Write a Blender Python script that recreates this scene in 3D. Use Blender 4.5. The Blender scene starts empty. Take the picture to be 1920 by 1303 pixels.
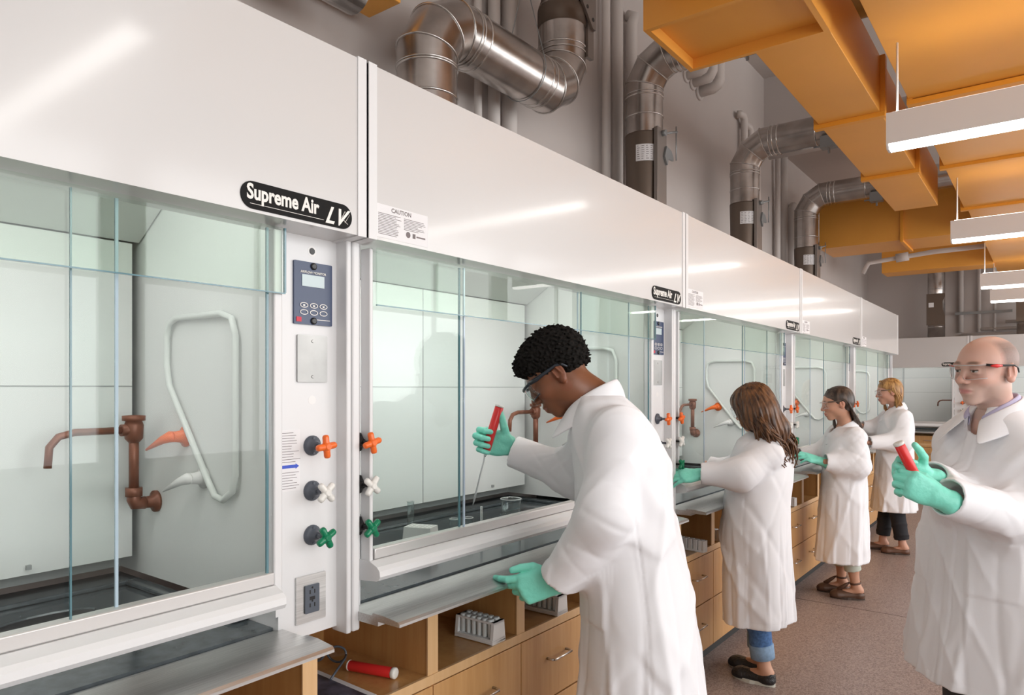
import bpy, bmesh, math, random
import numpy as np
from mathutils import Vector, Matrix, noise
random.seed(7)
C = bpy.context.scene.collection
SC = bpy.context.scene

# ------------------------------------------------------------------ camera, world, lights, exposure
TH = math.atan(1010 / 1330.0)
CX, CY, CZ = 1.777 * math.cos(TH), 0.0, 1.4923
cd = bpy.data.cameras.new('camera'); cam = bpy.data.objects.new('camera', cd); C.objects.link(cam)
cd.sensor_width = 36.0; cd.lens = 1330 / 1920 * 36; cd.shift_y = (728 - 651.5) / 1920
cd.clip_start = 0.05; cd.clip_end = 100
cam.location = (CX, CY, CZ); cam.rotation_euler = (math.pi / 2, 0, TH)
SC.camera = cam
SC.view_settings.view_transform = 'Standard'; SC.view_settings.look = 'None'
SC.view_settings.gamma = 1; SC.view_settings.use_curve_mapping = False
SC.view_settings.exposure = 0.42
SC.cycles.transparent_max_bounces = 48
SC.cycles.max_bounces = 7; SC.cycles.diffuse_bounces = 4; SC.cycles.glossy_bounces = 4
SC.cycles.caustics_reflective = False; SC.cycles.caustics_refractive = False
SC.cycles.sample_clamp_indirect = 6
try: SC.cycles.use_denoising = True
except Exception: pass
w = bpy.data.worlds.new('daylight'); SC.world = w; w.use_nodes = True
wb = w.node_tree.nodes['Background']; wb.inputs[0].default_value = (0.93, 0.96, 1.0, 1); wb.inputs[1].default_value = 1.2
def area(name, loc, rot, sx, sy, power, col):
    l = bpy.data.lights.new(name, 'AREA'); l.shape = 'RECTANGLE'; l.size = sx; l.size_y = sy; l.energy = power; l.color = col
    o = bpy.data.objects.new(name, l); C.objects.link(o); o.location = loc; o.rotation_euler = rot
    return o
# daylight entering from the window side (right of the aisle) and from the near end of the room
area('window_daylight', (6.4, 5.0, 2.4), (0, math.radians(90), 0), 3.4, 15.0, 430, (1.0, 0.99, 0.97))

# ------------------------------------------------------------------ materials
MAT = {}
def M(name, col, rough=0.5, metal=0.0, spec=0.5, coat=0.0, emit=None, estr=0.0, noise_amt=0.0, nscale=30, bump=0.0, bscale=80, aniso=None):
    if name in MAT: return MAT[name]
    m = bpy.data.materials.new(name); m.use_nodes = True; nt = m.node_tree; b = nt.nodes['Principled BSDF']
    b.inputs['Base Color'].default_value = (*col, 1); b.inputs['Roughness'].default_value = rough
    b.inputs['Metallic'].default_value = metal; b.inputs['Specular IOR Level'].default_value = spec
    b.inputs['Coat Weight'].default_value = coat; b.inputs['Coat Roughness'].default_value = 0.11
    if emit: b.inputs['Emission Color'].default_value = (*emit, 1); b.inputs['Emission Strength'].default_value = estr
    tc = nt.nodes.new('ShaderNodeTexCoord')
    if noise_amt:
        n = nt.nodes.new('ShaderNodeTexNoise'); n.inputs['Scale'].default_value = nscale; n.inputs['Detail'].default_value = 5
        mp = nt.nodes.new('ShaderNodeMapping'); nt.links.new(tc.outputs['Object'], mp.inputs[0]); nt.links.new(mp.outputs[0], n.inputs['Vector'])
        if aniso: mp.inputs['Scale'].default_value = aniso
        r = nt.nodes.new('ShaderNodeValToRGB')
        r.color_ramp.elements[0].position = 0.3; r.color_ramp.elements[1].position = 0.7
        r.color_ramp.elements[0].color = (*[c * (1 - noise_amt) for c in col], 1)
        r.color_ramp.elements[1].color = (*[min(1, c * (1 + noise_amt)) for c in col], 1)
        nt.links.new(n.outputs['Fac'], r.inputs[0]); nt.links.new(r.outputs[0], b.inputs['Base Color'])
    if bump:
        n2 = nt.nodes.new('ShaderNodeTexNoise'); n2.inputs['Scale'].default_value = bscale; n2.inputs['Detail'].default_value = 4
        nt.links.new(tc.outputs['Object'], n2.inputs['Vector'])
        bp = nt.nodes.new('ShaderNodeBump'); bp.inputs['Strength'].default_value = bump; bp.inputs['Distance'].default_value = 0.01
        nt.links.new(n2.outputs['Fac'], bp.inputs['Height']); nt.links.new(bp.outputs[0], b.inputs['Normal'])
    MAT[name] = m; return m
def glass(name, tint, refl=1.0, rough=0.0):
    if name in MAT: return MAT[name]
    m = bpy.data.materials.new(name); m.use_nodes = True; nt = m.node_tree; nt.nodes.clear()
    o = nt.nodes.new('ShaderNodeOutputMaterial'); t = nt.nodes.new('ShaderNodeBsdfTransparent'); t.inputs[0].default_value = (*tint, 1)
    g = nt.nodes.new('ShaderNodeBsdfGlossy'); g.inputs['Roughness'].default_value = rough
    f = nt.nodes.new('ShaderNodeFresnel'); f.inputs[0].default_value = 1.5
    mu = nt.nodes.new('ShaderNodeMath'); mu.operation = 'MULTIPLY'; mu.inputs[1].default_value = refl
    mx = nt.nodes.new('ShaderNodeMixShader')
    ge = nt.nodes.new('ShaderNodeNewGeometry'); su = nt.nodes.new('ShaderNodeMath'); su.operation = 'SUBTRACT'; su.inputs[0].default_value = 1
    m2 = nt.nodes.new('ShaderNodeMath'); m2.operation = 'MULTIPLY'   # reflect on the outer faces only
    nt.links.new(ge.outputs['Backfacing'], su.inputs[1]); nt.links.new(f.outputs[0], mu.inputs[0])
    nt.links.new(mu.outputs[0], m2.inputs[0]); nt.links.new(su.outputs[0], m2.inputs[1]); nt.links.new(m2.outputs[0], mx.inputs[0])
    nt.links.new(t.outputs[0], mx.inputs[1]); nt.links.new(g.outputs[0], mx.inputs[2]); nt.links.new(mx.outputs[0], o.inputs[0])
    MAT[name] = m; return m
def wood(name, a, b2):
    if name in MAT: return MAT[name]
    m = bpy.data.materials.new(name); m.use_nodes = True; nt = m.node_tree; b = nt.nodes['Principled BSDF']
    tc = nt.nodes.new('ShaderNodeTexCoord'); mp = nt.nodes.new('ShaderNodeMapping'); mp.inputs['Scale'].default_value = (14, 14, 0.9)
    n = nt.nodes.new('ShaderNodeTexNoise'); n.inputs['Scale'].default_value = 3; n.inputs['Detail'].default_value = 6; n.inputs['Roughness'].default_value = 0.6
    r = nt.nodes.new('ShaderNodeValToRGB'); r.color_ramp.elements[0].position = 0.3; r.color_ramp.elements[1].position = 0.75
    r.color_ramp.elements[0].color = (*a, 1); r.color_ramp.elements[1].color = (*b2, 1)
    nt.links.new(tc.outputs['Object'], mp.inputs[0]); nt.links.new(mp.outputs[0], n.inputs['Vector'])
    nt.links.new(n.outputs['Fac'], r.inputs[0]); nt.links.new(r.outputs[0], b.inputs['Base Color'])
    b.inputs['Roughness'].default_value = 0.33; b.inputs['Coat Weight'].default_value = 0.25; b.inputs['Coat Roughness'].default_value = 0.2
    MAT[name] = m; return m
white = M('white_enamel', (0.62, 0.607, 0.60), 0.30, coat=0.6)
white2 = M('white_column_enamel', (0.74, 0.74, 0.745), 0.35)
liner = M('pale_grey_liner', (0.76, 0.77, 0.755), 0.45)
epoxy = M('dark_epoxy_resin', (0.085, 0.10, 0.108), 0.13, noise_amt=0.2)
steel = M('brushed_stainless', (0.60, 0.60, 0.59), 0.36, 1.0, noise_amt=0.12, nscale=4, aniso=(60, 2, 60))
galv = M('galvanised_steel', (0.50, 0.47, 0.45), 0.27, 1.0, noise_amt=0.22, nscale=7)
galvseam = M('galvanised_seam', (0.62, 0.6, 0.58), 0.2, 1.0)
dampm = M('dark_damper_steel', (0.16, 0.125, 0.10), 0.45, 0.55)
bracket = M('grey_bracket_steel', (0.32, 0.34, 0.35), 0.4, 0.6)
alu = M('satin_aluminium', (0.66, 0.65, 0.64), 0.35, 0.5)
orange = M('orange_duct_paint', (0.80, 0.36, 0.06), 0.42, noise_amt=0.04, nscale=2)
wallm = M('warm_grey_wall_paint', (0.56, 0.51, 0.485), 0.8, noise_amt=0.02, nscale=2)
pipem = M('white_pipe_jacket', (0.66, 0.61, 0.58), 0.55)
woodm = wood('maple_veneer', (0.56, 0.30, 0.115), (0.66, 0.385, 0.17))
woodin = wood('maple_interior', (0.50, 0.24, 0.08), (0.60, 0.33, 0.125))
woodedge = wood('maple_edge_band', (0.66, 0.41, 0.20), (0.72, 0.47, 0.25))
chrome = M('satin_chrome', (0.72, 0.71, 0.70), 0.2, 1.0)
black = M('black_plastic', (0.012, 0.012, 0.013), 0.3)
plateb = M('black_badge', (0.004, 0.004, 0.004), 0.6, spec=0.2)
satin = M('satin_steel_plate', (0.42, 0.42, 0.41), 0.5, 0.9, noise_amt=0.1, nscale=12)
navy = M('navy_monitor_plate', (0.035, 0.055, 0.12), 0.3)
greyp = M('dark_grey_plastic', (0.085, 0.10, 0.125), 0.35)
lcd = M('pale_lcd', (0.50, 0.60, 0.62), 0.2)
printw = M('white_print', (0.85, 0.82, 0.78), 0.5)
printk = M('grey_print', (0.18, 0.15, 0.15), 0.6)
paper = M('paper', (0.80, 0.79, 0.80), 0.7)
knobO = M('orange_plastic', (0.86, 0.16, 0.025), 0.3)
knobW = M('ivory_plastic', (0.78, 0.77, 0.73), 0.3)
knobG = M('green_plastic', (0.0, 0.19, 0.085), 0.25)
redm = M('red_plastic', (0.75, 0.03, 0.03), 0.28)
bluem = M('blue_print', (0.04, 0.09, 0.55), 0.5)
copper = M('oxidised_copper_coating', (0.23, 0.085, 0.05), 0.38, 0.25, noise_amt=0.2)
whitep = M('white_plastic', (0.80, 0.79, 0.78), 0.35)
hosem = M('white_tubing', (0.72, 0.75, 0.72), 0.3)
pane = glass('sash_glass', (0.970, 0.990, 0.982), 0.6)
fpane = glass('clear_sash_glass', (0.985, 0.992, 0.992), 0.5)
fedge = M('pale_glass_edge', (0.40, 0.46, 0.48), 0.2)
upane = glass('upper_sash_glass', (0.925, 0.967, 0.933), 0.7)
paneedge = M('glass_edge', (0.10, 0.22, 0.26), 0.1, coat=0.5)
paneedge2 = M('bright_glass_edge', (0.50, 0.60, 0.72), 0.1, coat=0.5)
clear = glass('clear_labware_glass', (0.90, 0.93, 0.93), 2.6)
lamp = M('lamp_diffuser', (1, 1, 1), 0.5, emit=(1, 0.97, 0.93), estr=9.0)
lamph = M('lamp_housing', (0.72, 0.70, 0.69), 0.4)
toe_blk = M('toe_kick_black', (0.03, 0.03, 0.03), 0.6)  # plain near-black board colour of the toe kicks

# ------------------------------------------------------------------ mesh helpers
class MB:
    def __init__(s): s.bm = bmesh.new(); s.mi = 0
    def _f(s, vs):
        try: f = s.bm.faces.new(vs); f.material_index = s.mi; return f
        except ValueError: return None
    def box(s, x0, x1, y0, y1, z0, z1, bev=0.0, seg=2):
        v = [s.bm.verts.new(p) for p in [(x0,y0,z0),(x1,y0,z0),(x1,y1,z0),(x0,y1,z0),(x0,y0,z1),(x1,y0,z1),(x1,y1,z1),(x0,y1,z1)]]
        fs = [s._f([v[i] for i in q]) for q in [(0,3,2,1),(4,5,6,7),(0,1,5,4),(1,2,6,5),(2,3,7,6),(3,0,4,7)]]
        if bev > 0:
            es = list({e for f in fs for e in f.edges})
            r = bmesh.ops.bevel(s.bm, geom=es, offset=bev, segments=seg, affect='EDGES', profile=0.5)
            for f in r['faces']: f.material_index = s.mi; f.smooth = True
        return s
    def prism(s, pts, axis, lo, hi):
        # pts: 2D polygon in the two other axes (cyclic order), extruded along axis
        def P(a, b, c):
            return {'x': (c, a, b), 'y': (a, c, b), 'z': (a, b, c)}[axis]
        A = [s.bm.verts.new(P(a, b, lo)) for a, b in pts]; B = [s.bm.verts.new(P(a, b, hi)) for a, b in pts]
        n = len(pts); s._f(A[::-1]); s._f(B)
        for i in range(n): s._f([A[i], A[(i+1) % n], B[(i+1) % n], B[i]])
        return s
    def ring(s, c, u, v, r, n, r2=None):
        r2 = r if r2 is None else r2
        return [s.bm.verts.new(c + u * (math.cos(2*math.pi*i/n) * r) + v * (math.sin(2*math.pi*i/n) * r2)) for i in range(n)]
    def tube(s, pts, r, n=12, cap=True, smooth=True, closed=False):
        pts = [Vector(p) for p in pts]; rs = r if isinstance(r, (list, tuple)) else [r] * len(pts)
        rings = []; up = None
        for i, p in enumerate(pts):
            if closed: t = (pts[(i+1) % len(pts)] - pts[i-1]).normalized()
            elif i == 0: t = (pts[1] - p).normalized()
            elif i == len(pts)-1: t = (p - pts[i-1]).normalized()
            else:
                t = ((pts[i+1] - p).normalized() + (p - pts[i-1]).normalized())
                t = t.normalized() if t.length > 1e-6 else (pts[i+1]-p).normalized()
            if up is None: up = Vector((0,0,1)) if abs(t.z) < 0.9 else Vector((1,0,0))
            u = (up - t * up.dot(t)); u = u.normalized() if u.length > 1e-6 else t.orthogonal().normalized()
            v = t.cross(u); up = u
            k = 1.0
            if 0 < i < len(pts)-1 and not closed:
                cth = (pts[i+1]-p).normalized().dot((p-pts[i-1]).normalized()); k = 1.0 / max(0.7, math.sqrt((1+cth)/2))
            rings.append(s.ring(p, u, v, rs[i] , n) if k < 1.03 else s.ring(p, u, v, rs[i]*1.0, n))
        m = len(rings)
        for i in range(m if closed else m-1):
            a, b = rings[i], rings[(i+1) % m]
            for j in range(n):
                f = s._f([a[j], a[(j+1) % n], b[(j+1) % n], b[j]])
                if f: f.smooth = smooth
        if cap and not closed: s._f(rings[0][::-1]); s._f(rings[-1])
        return s
    def cyl(s, p0, p1, r, n=20, r1=None):
        return s.tube([p0, p1], [r, r if r1 is None else r1], n)
    def lathe(s, c, prof, axis='z', n=24, smooth=True):
        c = Vector(c); ax = {'x': Vector((1,0,0)), 'y': Vector((0,1,0)), 'z': Vector((0,0,1))}[axis] if isinstance(axis, str) else Vector(axis).normalized()
        u = ax.orthogonal().normalized(); v = ax.cross(u)
        R = [s.ring(c + ax * h, u, v, max(r, 1e-5), n) for r, h in prof]
        for a, b in zip(R, R[1:]):
            for j in range(n):
                f = s._f([a[j], a[(j+1) % n], b[(j+1) % n], b[j]])
                if f: f.smooth = smooth
        s._f(R[0][::-1]); s._f(R[-1]); return s
    def obj(s, name, mats, parent=None, loc=None):
        me = bpy.data.meshes.new(name)
        bmesh.ops.recalc_face_normals(s.bm, faces=s.bm.faces)
        s.bm.to_mesh(me); s.bm.free()
        for m in (mats if isinstance(mats, (list, tuple)) else [mats]): me.materials.append(m)
        return link(name, me, parent, loc)
def link(name, me, parent=None, loc=None):
    o = bpy.data.objects.new(name, me); C.objects.link(o)
    if parent is not None: o.parent = parent
    if loc is not None: o.location = loc
    return o
def tag(o, label, cat, group=None, kind=None):
    if label: o['label'] = label
    if cat: o['category'] = cat
    if group: o['group'] = group
    if kind: o['kind'] = kind
    return o
def thing(name, label, cat, loc=(0, 0, 0), group=None, rz=0):
    o = bpy.data.objects.new(name, None); C.objects.link(o); o.location = loc; o.rotation_euler = (0, 0, rz); o.empty_display_size = 0.05
    return tag(o, label, cat, group)
def copy_tree(o, parent=None, loc=None):
    c = o.copy(); C.objects.link(c)
    if parent is not None: c.parent = parent
    if loc is not None: c.location = loc
    for ch in [x for x in bpy.data.objects if x.parent == o]: copy_tree(ch, c)
    return c
def text_mesh(txt, size, mat4, extrude=0.0003, bold=0.0, shear=0.0, align='LEFT', sx=1.0):
    cu = bpy.data.curves.new('lettering', 'FONT'); cu.body = txt; cu.size = size; cu.extrude = extrude; cu.offset = bold; cu.shear = shear; cu.align_x = align
    cu.resolution_u = 3
    ob = bpy.data.objects.new('lettering', cu); C.objects.link(ob)
    bpy.context.view_layer.update()
    me = bpy.data.meshes.new_from_object(ob.evaluated_get(bpy.context.evaluated_depsgraph_get()))
    bpy.data.objects.remove(ob); bpy.data.curves.remove(cu)
    me.transform(mat4 @ Matrix.Diagonal((sx, 1, 1, 1))); return me
def join_meshes(mb, me, mi=0):
    n0 = len(mb.bm.faces); mb.bm.from_mesh(me); mb.bm.faces.ensure_lookup_table()
    for f in mb.bm.faces[n0:]: f.material_index = mi
    bpy.data.meshes.remove(me)
def facex(x, y, z):   # text frame on a surface facing +X: text runs along +Y, up is +Z
    return Matrix(((0, 0, 1, x), (1, 0, 0, y), (0, 1, 0, z), (0, 0, 0, 1)))

# ------------------------------------------------------------------ room shell
def struct(name, mb, m):
    o = mb.obj(name, m); o['kind'] = 'structure'; return o
def floor_mat():
    m = bpy.data.materials.new('speckled_terrazzo_floor'); m.use_nodes = True; nt = m.node_tree; b = nt.nodes['Principled BSDF']
    tc = nt.nodes.new('ShaderNodeTexCoord'); n = nt.nodes.new('ShaderNodeTexVoronoi'); n.inputs['Scale'].default_value = 160
    r = nt.nodes.new('ShaderNodeValToRGB'); r.color_ramp.elements[0].color = (0.17, 0.12, 0.105, 1); r.color_ramp.elements[1].color = (0.40, 0.315, 0.285, 1)
    r.color_ramp.elements[0].position = 0.05; r.color_ramp.elements[1].position = 0.75
    nt.links.new(tc.outputs['Object'], n.inputs['Vector']); nt.links.new(n.outputs['Color'], r.inputs[0]); nt.links.new(r.outputs[0], b.inputs['Base Color'])
    b.inputs['Roughness'].default_value = 0.38; return m
struct('floor', MB().box(-1.1, 6.0, -3.0, 13.4, -0.05, 0.0), floor_mat())
struct('wall_left', MB().box(-1.2, -1.1, -3.0, 13.5, 0, 4.9), wallm)
struct('wall_far', MB().box(-1.1, 6.0, 13.4, 13.5, 0, 4.9), wallm)
struct('ceiling', MB().box(-1.2, 6.0, -3.0, 13.5, 4.9, 5.0), M('ceiling_paint', (0.55, 0.50, 0.47), 0.8))
# window wall on the other side of the aisle (sill, piers, head) and the near end wall
wr = MB(); wr.box(6.0, 6.1, -3.0, 13.5, 0, 0.7); wr.box(6.0, 6.1, -3.0, 13.5, 3.9, 4.9)
for y in (-3.0, 0.1, 3.2, 6.3, 9.4, 13.0): wr.box(6.0, 6.1, y, y+0.35, 0.7, 3.9)
struct('wall_right', wr, M('white_wall_paint', (0.75, 0.73, 0.70), 0.8))
struct('wall_near', MB().box(-1.2, 6.1, -3.1, -3.0, 0, 4.9), M('white_wall_paint', (0.75, 0.73, 0.70), 0.8))
for k, y in enumerate((0.45-3.1, 0.45, 3.55, 6.65, 9.75)):
    fr = MB(); h_ = 3.25 if k == 4 else 2.75
    for a, b_ in ((y, y+.05), (y+h_/2-.025, y+h_/2+.025), (y+h_-.05, y+h_)): fr.box(6.02, 6.08, a, b_, 0.7, 3.9)
    for z in (0.7, 2.6, 3.85): fr.box(6.02, 6.08, y, y+h_, z, z+.05)
    o = struct('window_%d' % (k+1), fr, alu)
# dropped bulkhead along the left wall, beyond the second duct
struct('trim_1', MB().box(-1.1, -0.30, 7.9, 13.4, 4.25, 4.9), wallm)
# floor joint
struct('trim_2', MB().box(-0.1, 6.0, 5.235, 5.241, 0.0, 0.0012), M('floor_joint', (0.16, 0.12, 0.11), 0.6))

# ------------------------------------------------------------------ fume hood
L = -2.013
def knob_set(mb_list, x, y, z, rot):
    """flange + rod (grey) and four-lobed handle"""
    fl = MB(); fl.lathe((x, y, z), [(0.026, 0), (0.026, 0.004), (0.019, 0.008), (0.011, 0.016), (0.009, 0.024)], 'x', 20)
    fl.cyl((x, y, z), (x + 0.055, y, z), 0.0052, 10)
    for s in (-1, 1): fl.cyl((x + 0.004, y, z + s*0.0195), (x + 0.0105, y, z + s*0.0195), 0.0035, 8)
    kn = MB(); kx = x + 0.05
    kn.lathe((kx, y, z), [(0.006, 0), (0.010, 0.003), (0.011, 0.016), (0.007, 0.021)], 'x', 14)
    for k in range(4):
        a = rot + k * math.pi / 2; d = Vector((0, math.cos(a), math.sin(a)))
        p = Vector((kx + 0.009, y, z))
        kn.tube([p, p + d*0.012, p + d*0.024, p + d*0.0285, p + d*0.030], [0.011, 0.0088, 0.0088, 0.007, 0.002], 10)
    return fl, kn
def rounded(y0, y1, z0, z1, r, n=5):
    pts = []
    for cy, cz, a0 in ((y1-r, z1-r, 0), (y0+r, z1-r, 90), (y0+r, z0+r, 180), (y1-r, z0+r, 270)):
        for i in range(n+1):
            a = math.radians(a0 + 90*i/n); pts.append((cy + r*math.cos(a), cz + r*math.sin(a)))
    return pts
def make_hood(loc, label, panes, group='fume hoods in the long left-hand row', full=True, paper_label=False, name_plate=True):
    t = thing('fume_hood', label, 'fume hood', loc, group)
    # fascia with sloping soffit
    f = MB()
    f.prism([(0, 1.885), (0, 2.34), (-0.03, 2.345), (-0.05, 2.34), (-0.05, 1.93), (-0.12, 1.90), (-0.12, 1.88)], 'y', L + 0.004, -0.004)
    f.obj('fascia_panel', white, t)
    for y in (L + 0.004, -0.032):
        e = MB(); e.prism([(0.0035, 1.883), (0.0035, 2.343), (-0.03, 2.349), (-0.05, 2.349), (-0.05, 1.93), (-0.125, 1.876)], 'y', y, y + 0.028)
        e.obj('edge_strip', white2, t)
    MB().box(-0.95, -0.05, L + .004, -0.004, 2.28, 2.31).obj('top_panel', white2, t)
    # right column
    c = MB(); c.box(-0.5, -0.10, -0.197, -0.004, 0.86, 1.885)
    c.box(-0.12, -0.058, -0.018, -0.002, 0.845, 1.885, 0.004)
    c.box(-0.112, -0.097, -0.206, -0.19, 0.93, 1.885)
    c.obj('column', white2, t)
    p = MB(); p.box(-0.5, -0.10, L + 0.004, L + 0.064, 0.86, 1.885); p.box(-0.12, -0.058, L + 0.002, L + 0.028, 0.845, 1.885, 0.006)
    p.obj('left_post', white2, t)
    # interior
    MB().box(-0.95, -0.12, -0.2, -0.185, 0.93, 2.28).obj('side_wall', liner, t)
    MB().box(-0.95, -0.12, L + 0.052, L + 0.067, 0.93, 2.28).obj('side_wall', liner, t)
    b = MB(); b.box(-0.815, -0.80, L + 0.083, -0.225, 0.985, 1.93)
    b.mi = 1; b.box(-0.8, -0.7985, L + 0.083, -0.225, 1.497, 1.5); b.box(-0.8, -0.7985, -0.99, -0.987, 0.985, 1.93)
    for y in (L + .413, -0.5): b.box(-0.8, -0.79, y-.006, y+.006, 1.0, 1.012)
    b.obj('rear_baffle', [liner, M('liner_joint', (0.35, 0.36, 0.36), 0.6)], t)
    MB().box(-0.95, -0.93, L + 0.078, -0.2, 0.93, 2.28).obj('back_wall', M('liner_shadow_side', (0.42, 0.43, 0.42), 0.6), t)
    cb = MB(); cb.prism([(-0.80, 1.935), (-0.30, 2.24), (-0.30, 2.255), (-0.815, 1.945)], 'y', L + 0.083, -0.205); cb.obj('ceiling_baffle', liner, t)
    hl = MB(); hl.box(-0.26, -0.16, L + 0.263, -0.38, 2.262, 2.278); hlo = hl.obj('added_lamp_tray', white2, t)  # unseen tray and glowing tube, added to brighten the hood interior
    hl = MB(); hl.box(-0.245, -0.175, L + 0.293, -0.41, 2.255, 2.262); hl.obj('added_glow_tube', M('added_hood_glow', (1, 1, 1), .5, emit=(1, 0.99, 0.96), estr=13.0), hlo)
    # dished worktop
    wt = MB()
    y0, y1 = L + 0.068, -0.2
    wt.box(-0.93, -0.118, y0, y1, 0.862, 0.90)
    for bx in ((-0.93, -0.80, y0, y1), (-0.80, -0.22, y1-0.045, y1), (-0.80, -0.22, y0, y0+0.045)): wt.box(*bx, 0.90, 0.914, 0.004)
    if full:
        s = wt; n = 28
        for (r0, h0, r1, h1) in ((0.115, .9005, .118, .905), (.118, .905, .125, .905), (.125, .905, .128, .9005)):
            A = [s.bm.verts.new((-0.62 + r0*0.45*math.cos(2*math.pi*i/n), -0.52 + r0*math.sin(2*math.pi*i/n), h0)) for i in range(n)]
            B = [s.bm.verts.new((-0.62 + r1*0.45*math.cos(2*math.pi*i/n), -0.52 + r1*math.sin(2*math.pi*i/n), h1)) for i in range(n)]
            for i in range(n): s._f([A[i], A[(i+1) % n], B[(i+1) % n], B[i]])
    o = wt.obj('worktop', epoxy, t)
    if full:
        dk = MB(); n = 28; dk._f([dk.bm.verts.new((-0.62 + .05*math.cos(2*math.pi*i/n), -0.52 + .112*math.sin(2*math.pi*i/n), .9008)) for i in range(n)])
        dk.obj('cup_sink', black, o)
    # stainless sill
    sl = MB(); sl.prism([(-0.115, 0.872), (-0.115, 0.893), (-0.10, 0.896), (-0.004, 0.896), (0.0, 0.903), (0.04, 0.903), (0.094, 0.897), (0.10, 0.891), (0.10, 0.884), (0.02, 0.884), (0.02, 0.872)], 'y', L + 0.02, -0.185)
    sl.obj('airfoil_sill', steel, t)
    # sash
    sf = MB()
    sf.box(-0.095, -0.062, L + 0.083, -0.232, 1.022, 1.052, 0.003)
    sf.mi = 1
    sf.box(-0.10, -0.062, -0.234, -0.210, 0.985, 1.875, 0.004); sf.box(-0.10, -0.062, L + 0.065, L + 0.077, 0.985, 1.875, 0.003)
    sfo = sf.obj('sash_frame', [alu, white2], t)
    h = MB(); h.prism([(-0.10, 0.965), (-0.10, 1.022), (-0.058, 1.022), (-0.028, 1.010), (-0.018, 1.000), (-0.016, 0.985), (-0.022, 0.975), (-0.03, 0.972)], 'y', L + 0.060, -0.232)
    h.obj('sash_handle', white2, sfo)
    up = MB(); up.box(-0.058, -0.053, L + 0.083, -0.209, 1.722, 1.878)
    up.mi = 1; up.box(-0.0585, -0.0525, L + 0.083, -0.209, 1.719, 1.722); up.box(-0.0585, -0.0525, -0.212, -0.207, 1.722, 1.878)
    up.obj('upper_pane', [upane, paneedge] if full else [fpane, fedge], t)
    for k, (a, b2, tr) in enumerate(panes):
        x = (-0.070, -0.082, -0.094)[tr]
        g = MB(); g.box(x-0.004, x, a, b2, 1.045, 1.875)
        g.mi = 1; g.box(x-0.0045, x+0.0005, a-0.003, a, 1.045, 1.875); g.box(x-0.0045, x+0.0005, b2, b2+0.006, 1.045, 1.875)
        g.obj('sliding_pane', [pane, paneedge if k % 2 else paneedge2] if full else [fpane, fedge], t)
    # monitor
    mo = MB(); mo.prism(rounded(-0.155, -0.037, 1.655, 1.815, 0.003), 'x', -0.10, -0.094); mon = mo.obj('airflow_monitor', navy if full else black, t)
    q = MB(); q.box(-0.094, -0.0925, -0.132, -0.063, 1.752, 1.782); q.obj('display', lcd, mon)
    kb = MB()
    for i in range(3):
        for j in range(2):
            yy, zz = -0.126 + i*0.030, 1.704 - j*0.018
            n = 18
            for r_, hh in ((1, 0),):
                A = [kb.bm.verts.new((-0.0925, yy + .0125*math.cos(2*math.pi*k/n), zz + .0068*math.sin(2*math.pi*k/n))) for k in range(n)]
                B = [kb.bm.verts.new((-0.0925, yy + .0103*math.cos(2*math.pi*k/n), zz + .0050*math.sin(2*math.pi*k/n))) for k in range(n)]
                for k in range(n): kb._f([A[k], A[(k+1) % n], B[(k+1) % n], B[k]])
    for i in range(3): kb.box(-0.0932, -0.0925, -0.129 + i*0.030, -0.123 + i*0.030, 1.7015, 1.7055)
    join_meshes(kb, text_mesh('AIRFLOW MONITOR', 0.0085, facex(-0.0925, -0.0975, 1.7855), align='CENTER', bold=0.0001))
    kb.box(-0.094, -0.0925, -0.10, -0.045, 1.668, 1.6695)
    kb.obj('keypad', printw, mon)
    lg = MB(); lg.box(-0.094, -0.0925, -0.149, -0.134, 1.661, 1.673); lg.obj('logo_patch', M('crimson_print', (0.6, 0.03, 0.06), 0.5), mon)
    for z in (1.805, 1.665): sc = MB(); sc.lathe((-0.094, -0.0965, z), [(0.009, 0), (0.009, 0.003), (0.006, 0.005)], 'x', 16); sc.obj('screw', black, mon)
    rn = MB(); rn.lathe((-0.101, -0.0965, 1.845), [(0.014, 0), (0.0135, 0.0015)], 'x', 20); rno = rn.obj('port_ring', whitep, t)
    sc = MB(); sc.lathe((-0.100, -0.0965, 1.845), [(0.009, 0), (0.008, 0.002)], 'x', 16); sc.obj('port_hole', black, rno)
    rn = MB(); rn.lathe((-0.101, -0.0965, 1.462), [(0.012, 0), (0.0115, 0.0015)], 'x', 20); rn.obj('plug', whitep, t)
    bp = MB(); bp.prism(rounded(-0.144, -0.052, 1.508, 1.628, 0.003), 'x', -0.10, -0.095)
    bp.mi = 0
    for z in (1.522, 1.613): bp.lathe((-0.095, -0.098, z), [(0.0045, 0), (0.0035, 0.0015)], 'x', 12)
    bp.obj('blank_plate', satin, t)
    ou = MB(); ou.prism(rounded(-0.148, -0.057, 0.895, 1.015, 0.002), 'x', -0.10, -0.095)
    ou.obj('outlet', steel, t)
    oo = MB(); oo.prism(rounded(-0.124, -0.080, 0.918, 0.990, 0.003), 'x', -0.095, -0.091); on = oo.obj('receptacle', greyp, t)
    os_ = MB()
    for zc in (0.938, 0.972):
        for yo in (-0.007, 0.007): os_.box(-0.091, -0.0905, -0.102+yo-.0016, -0.102+yo+.0016, zc-.005, zc+.005)
        os_.lathe((-0.091, -0.102, zc + 0.0105), [(0.0028, 0), (0.0028, 0.0004)], 'x', 10)
    os_.box(-0.091, -0.0905, -0.110, -0.094, .951, .960)
    os_.obj('socket_slot', black, on)
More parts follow.
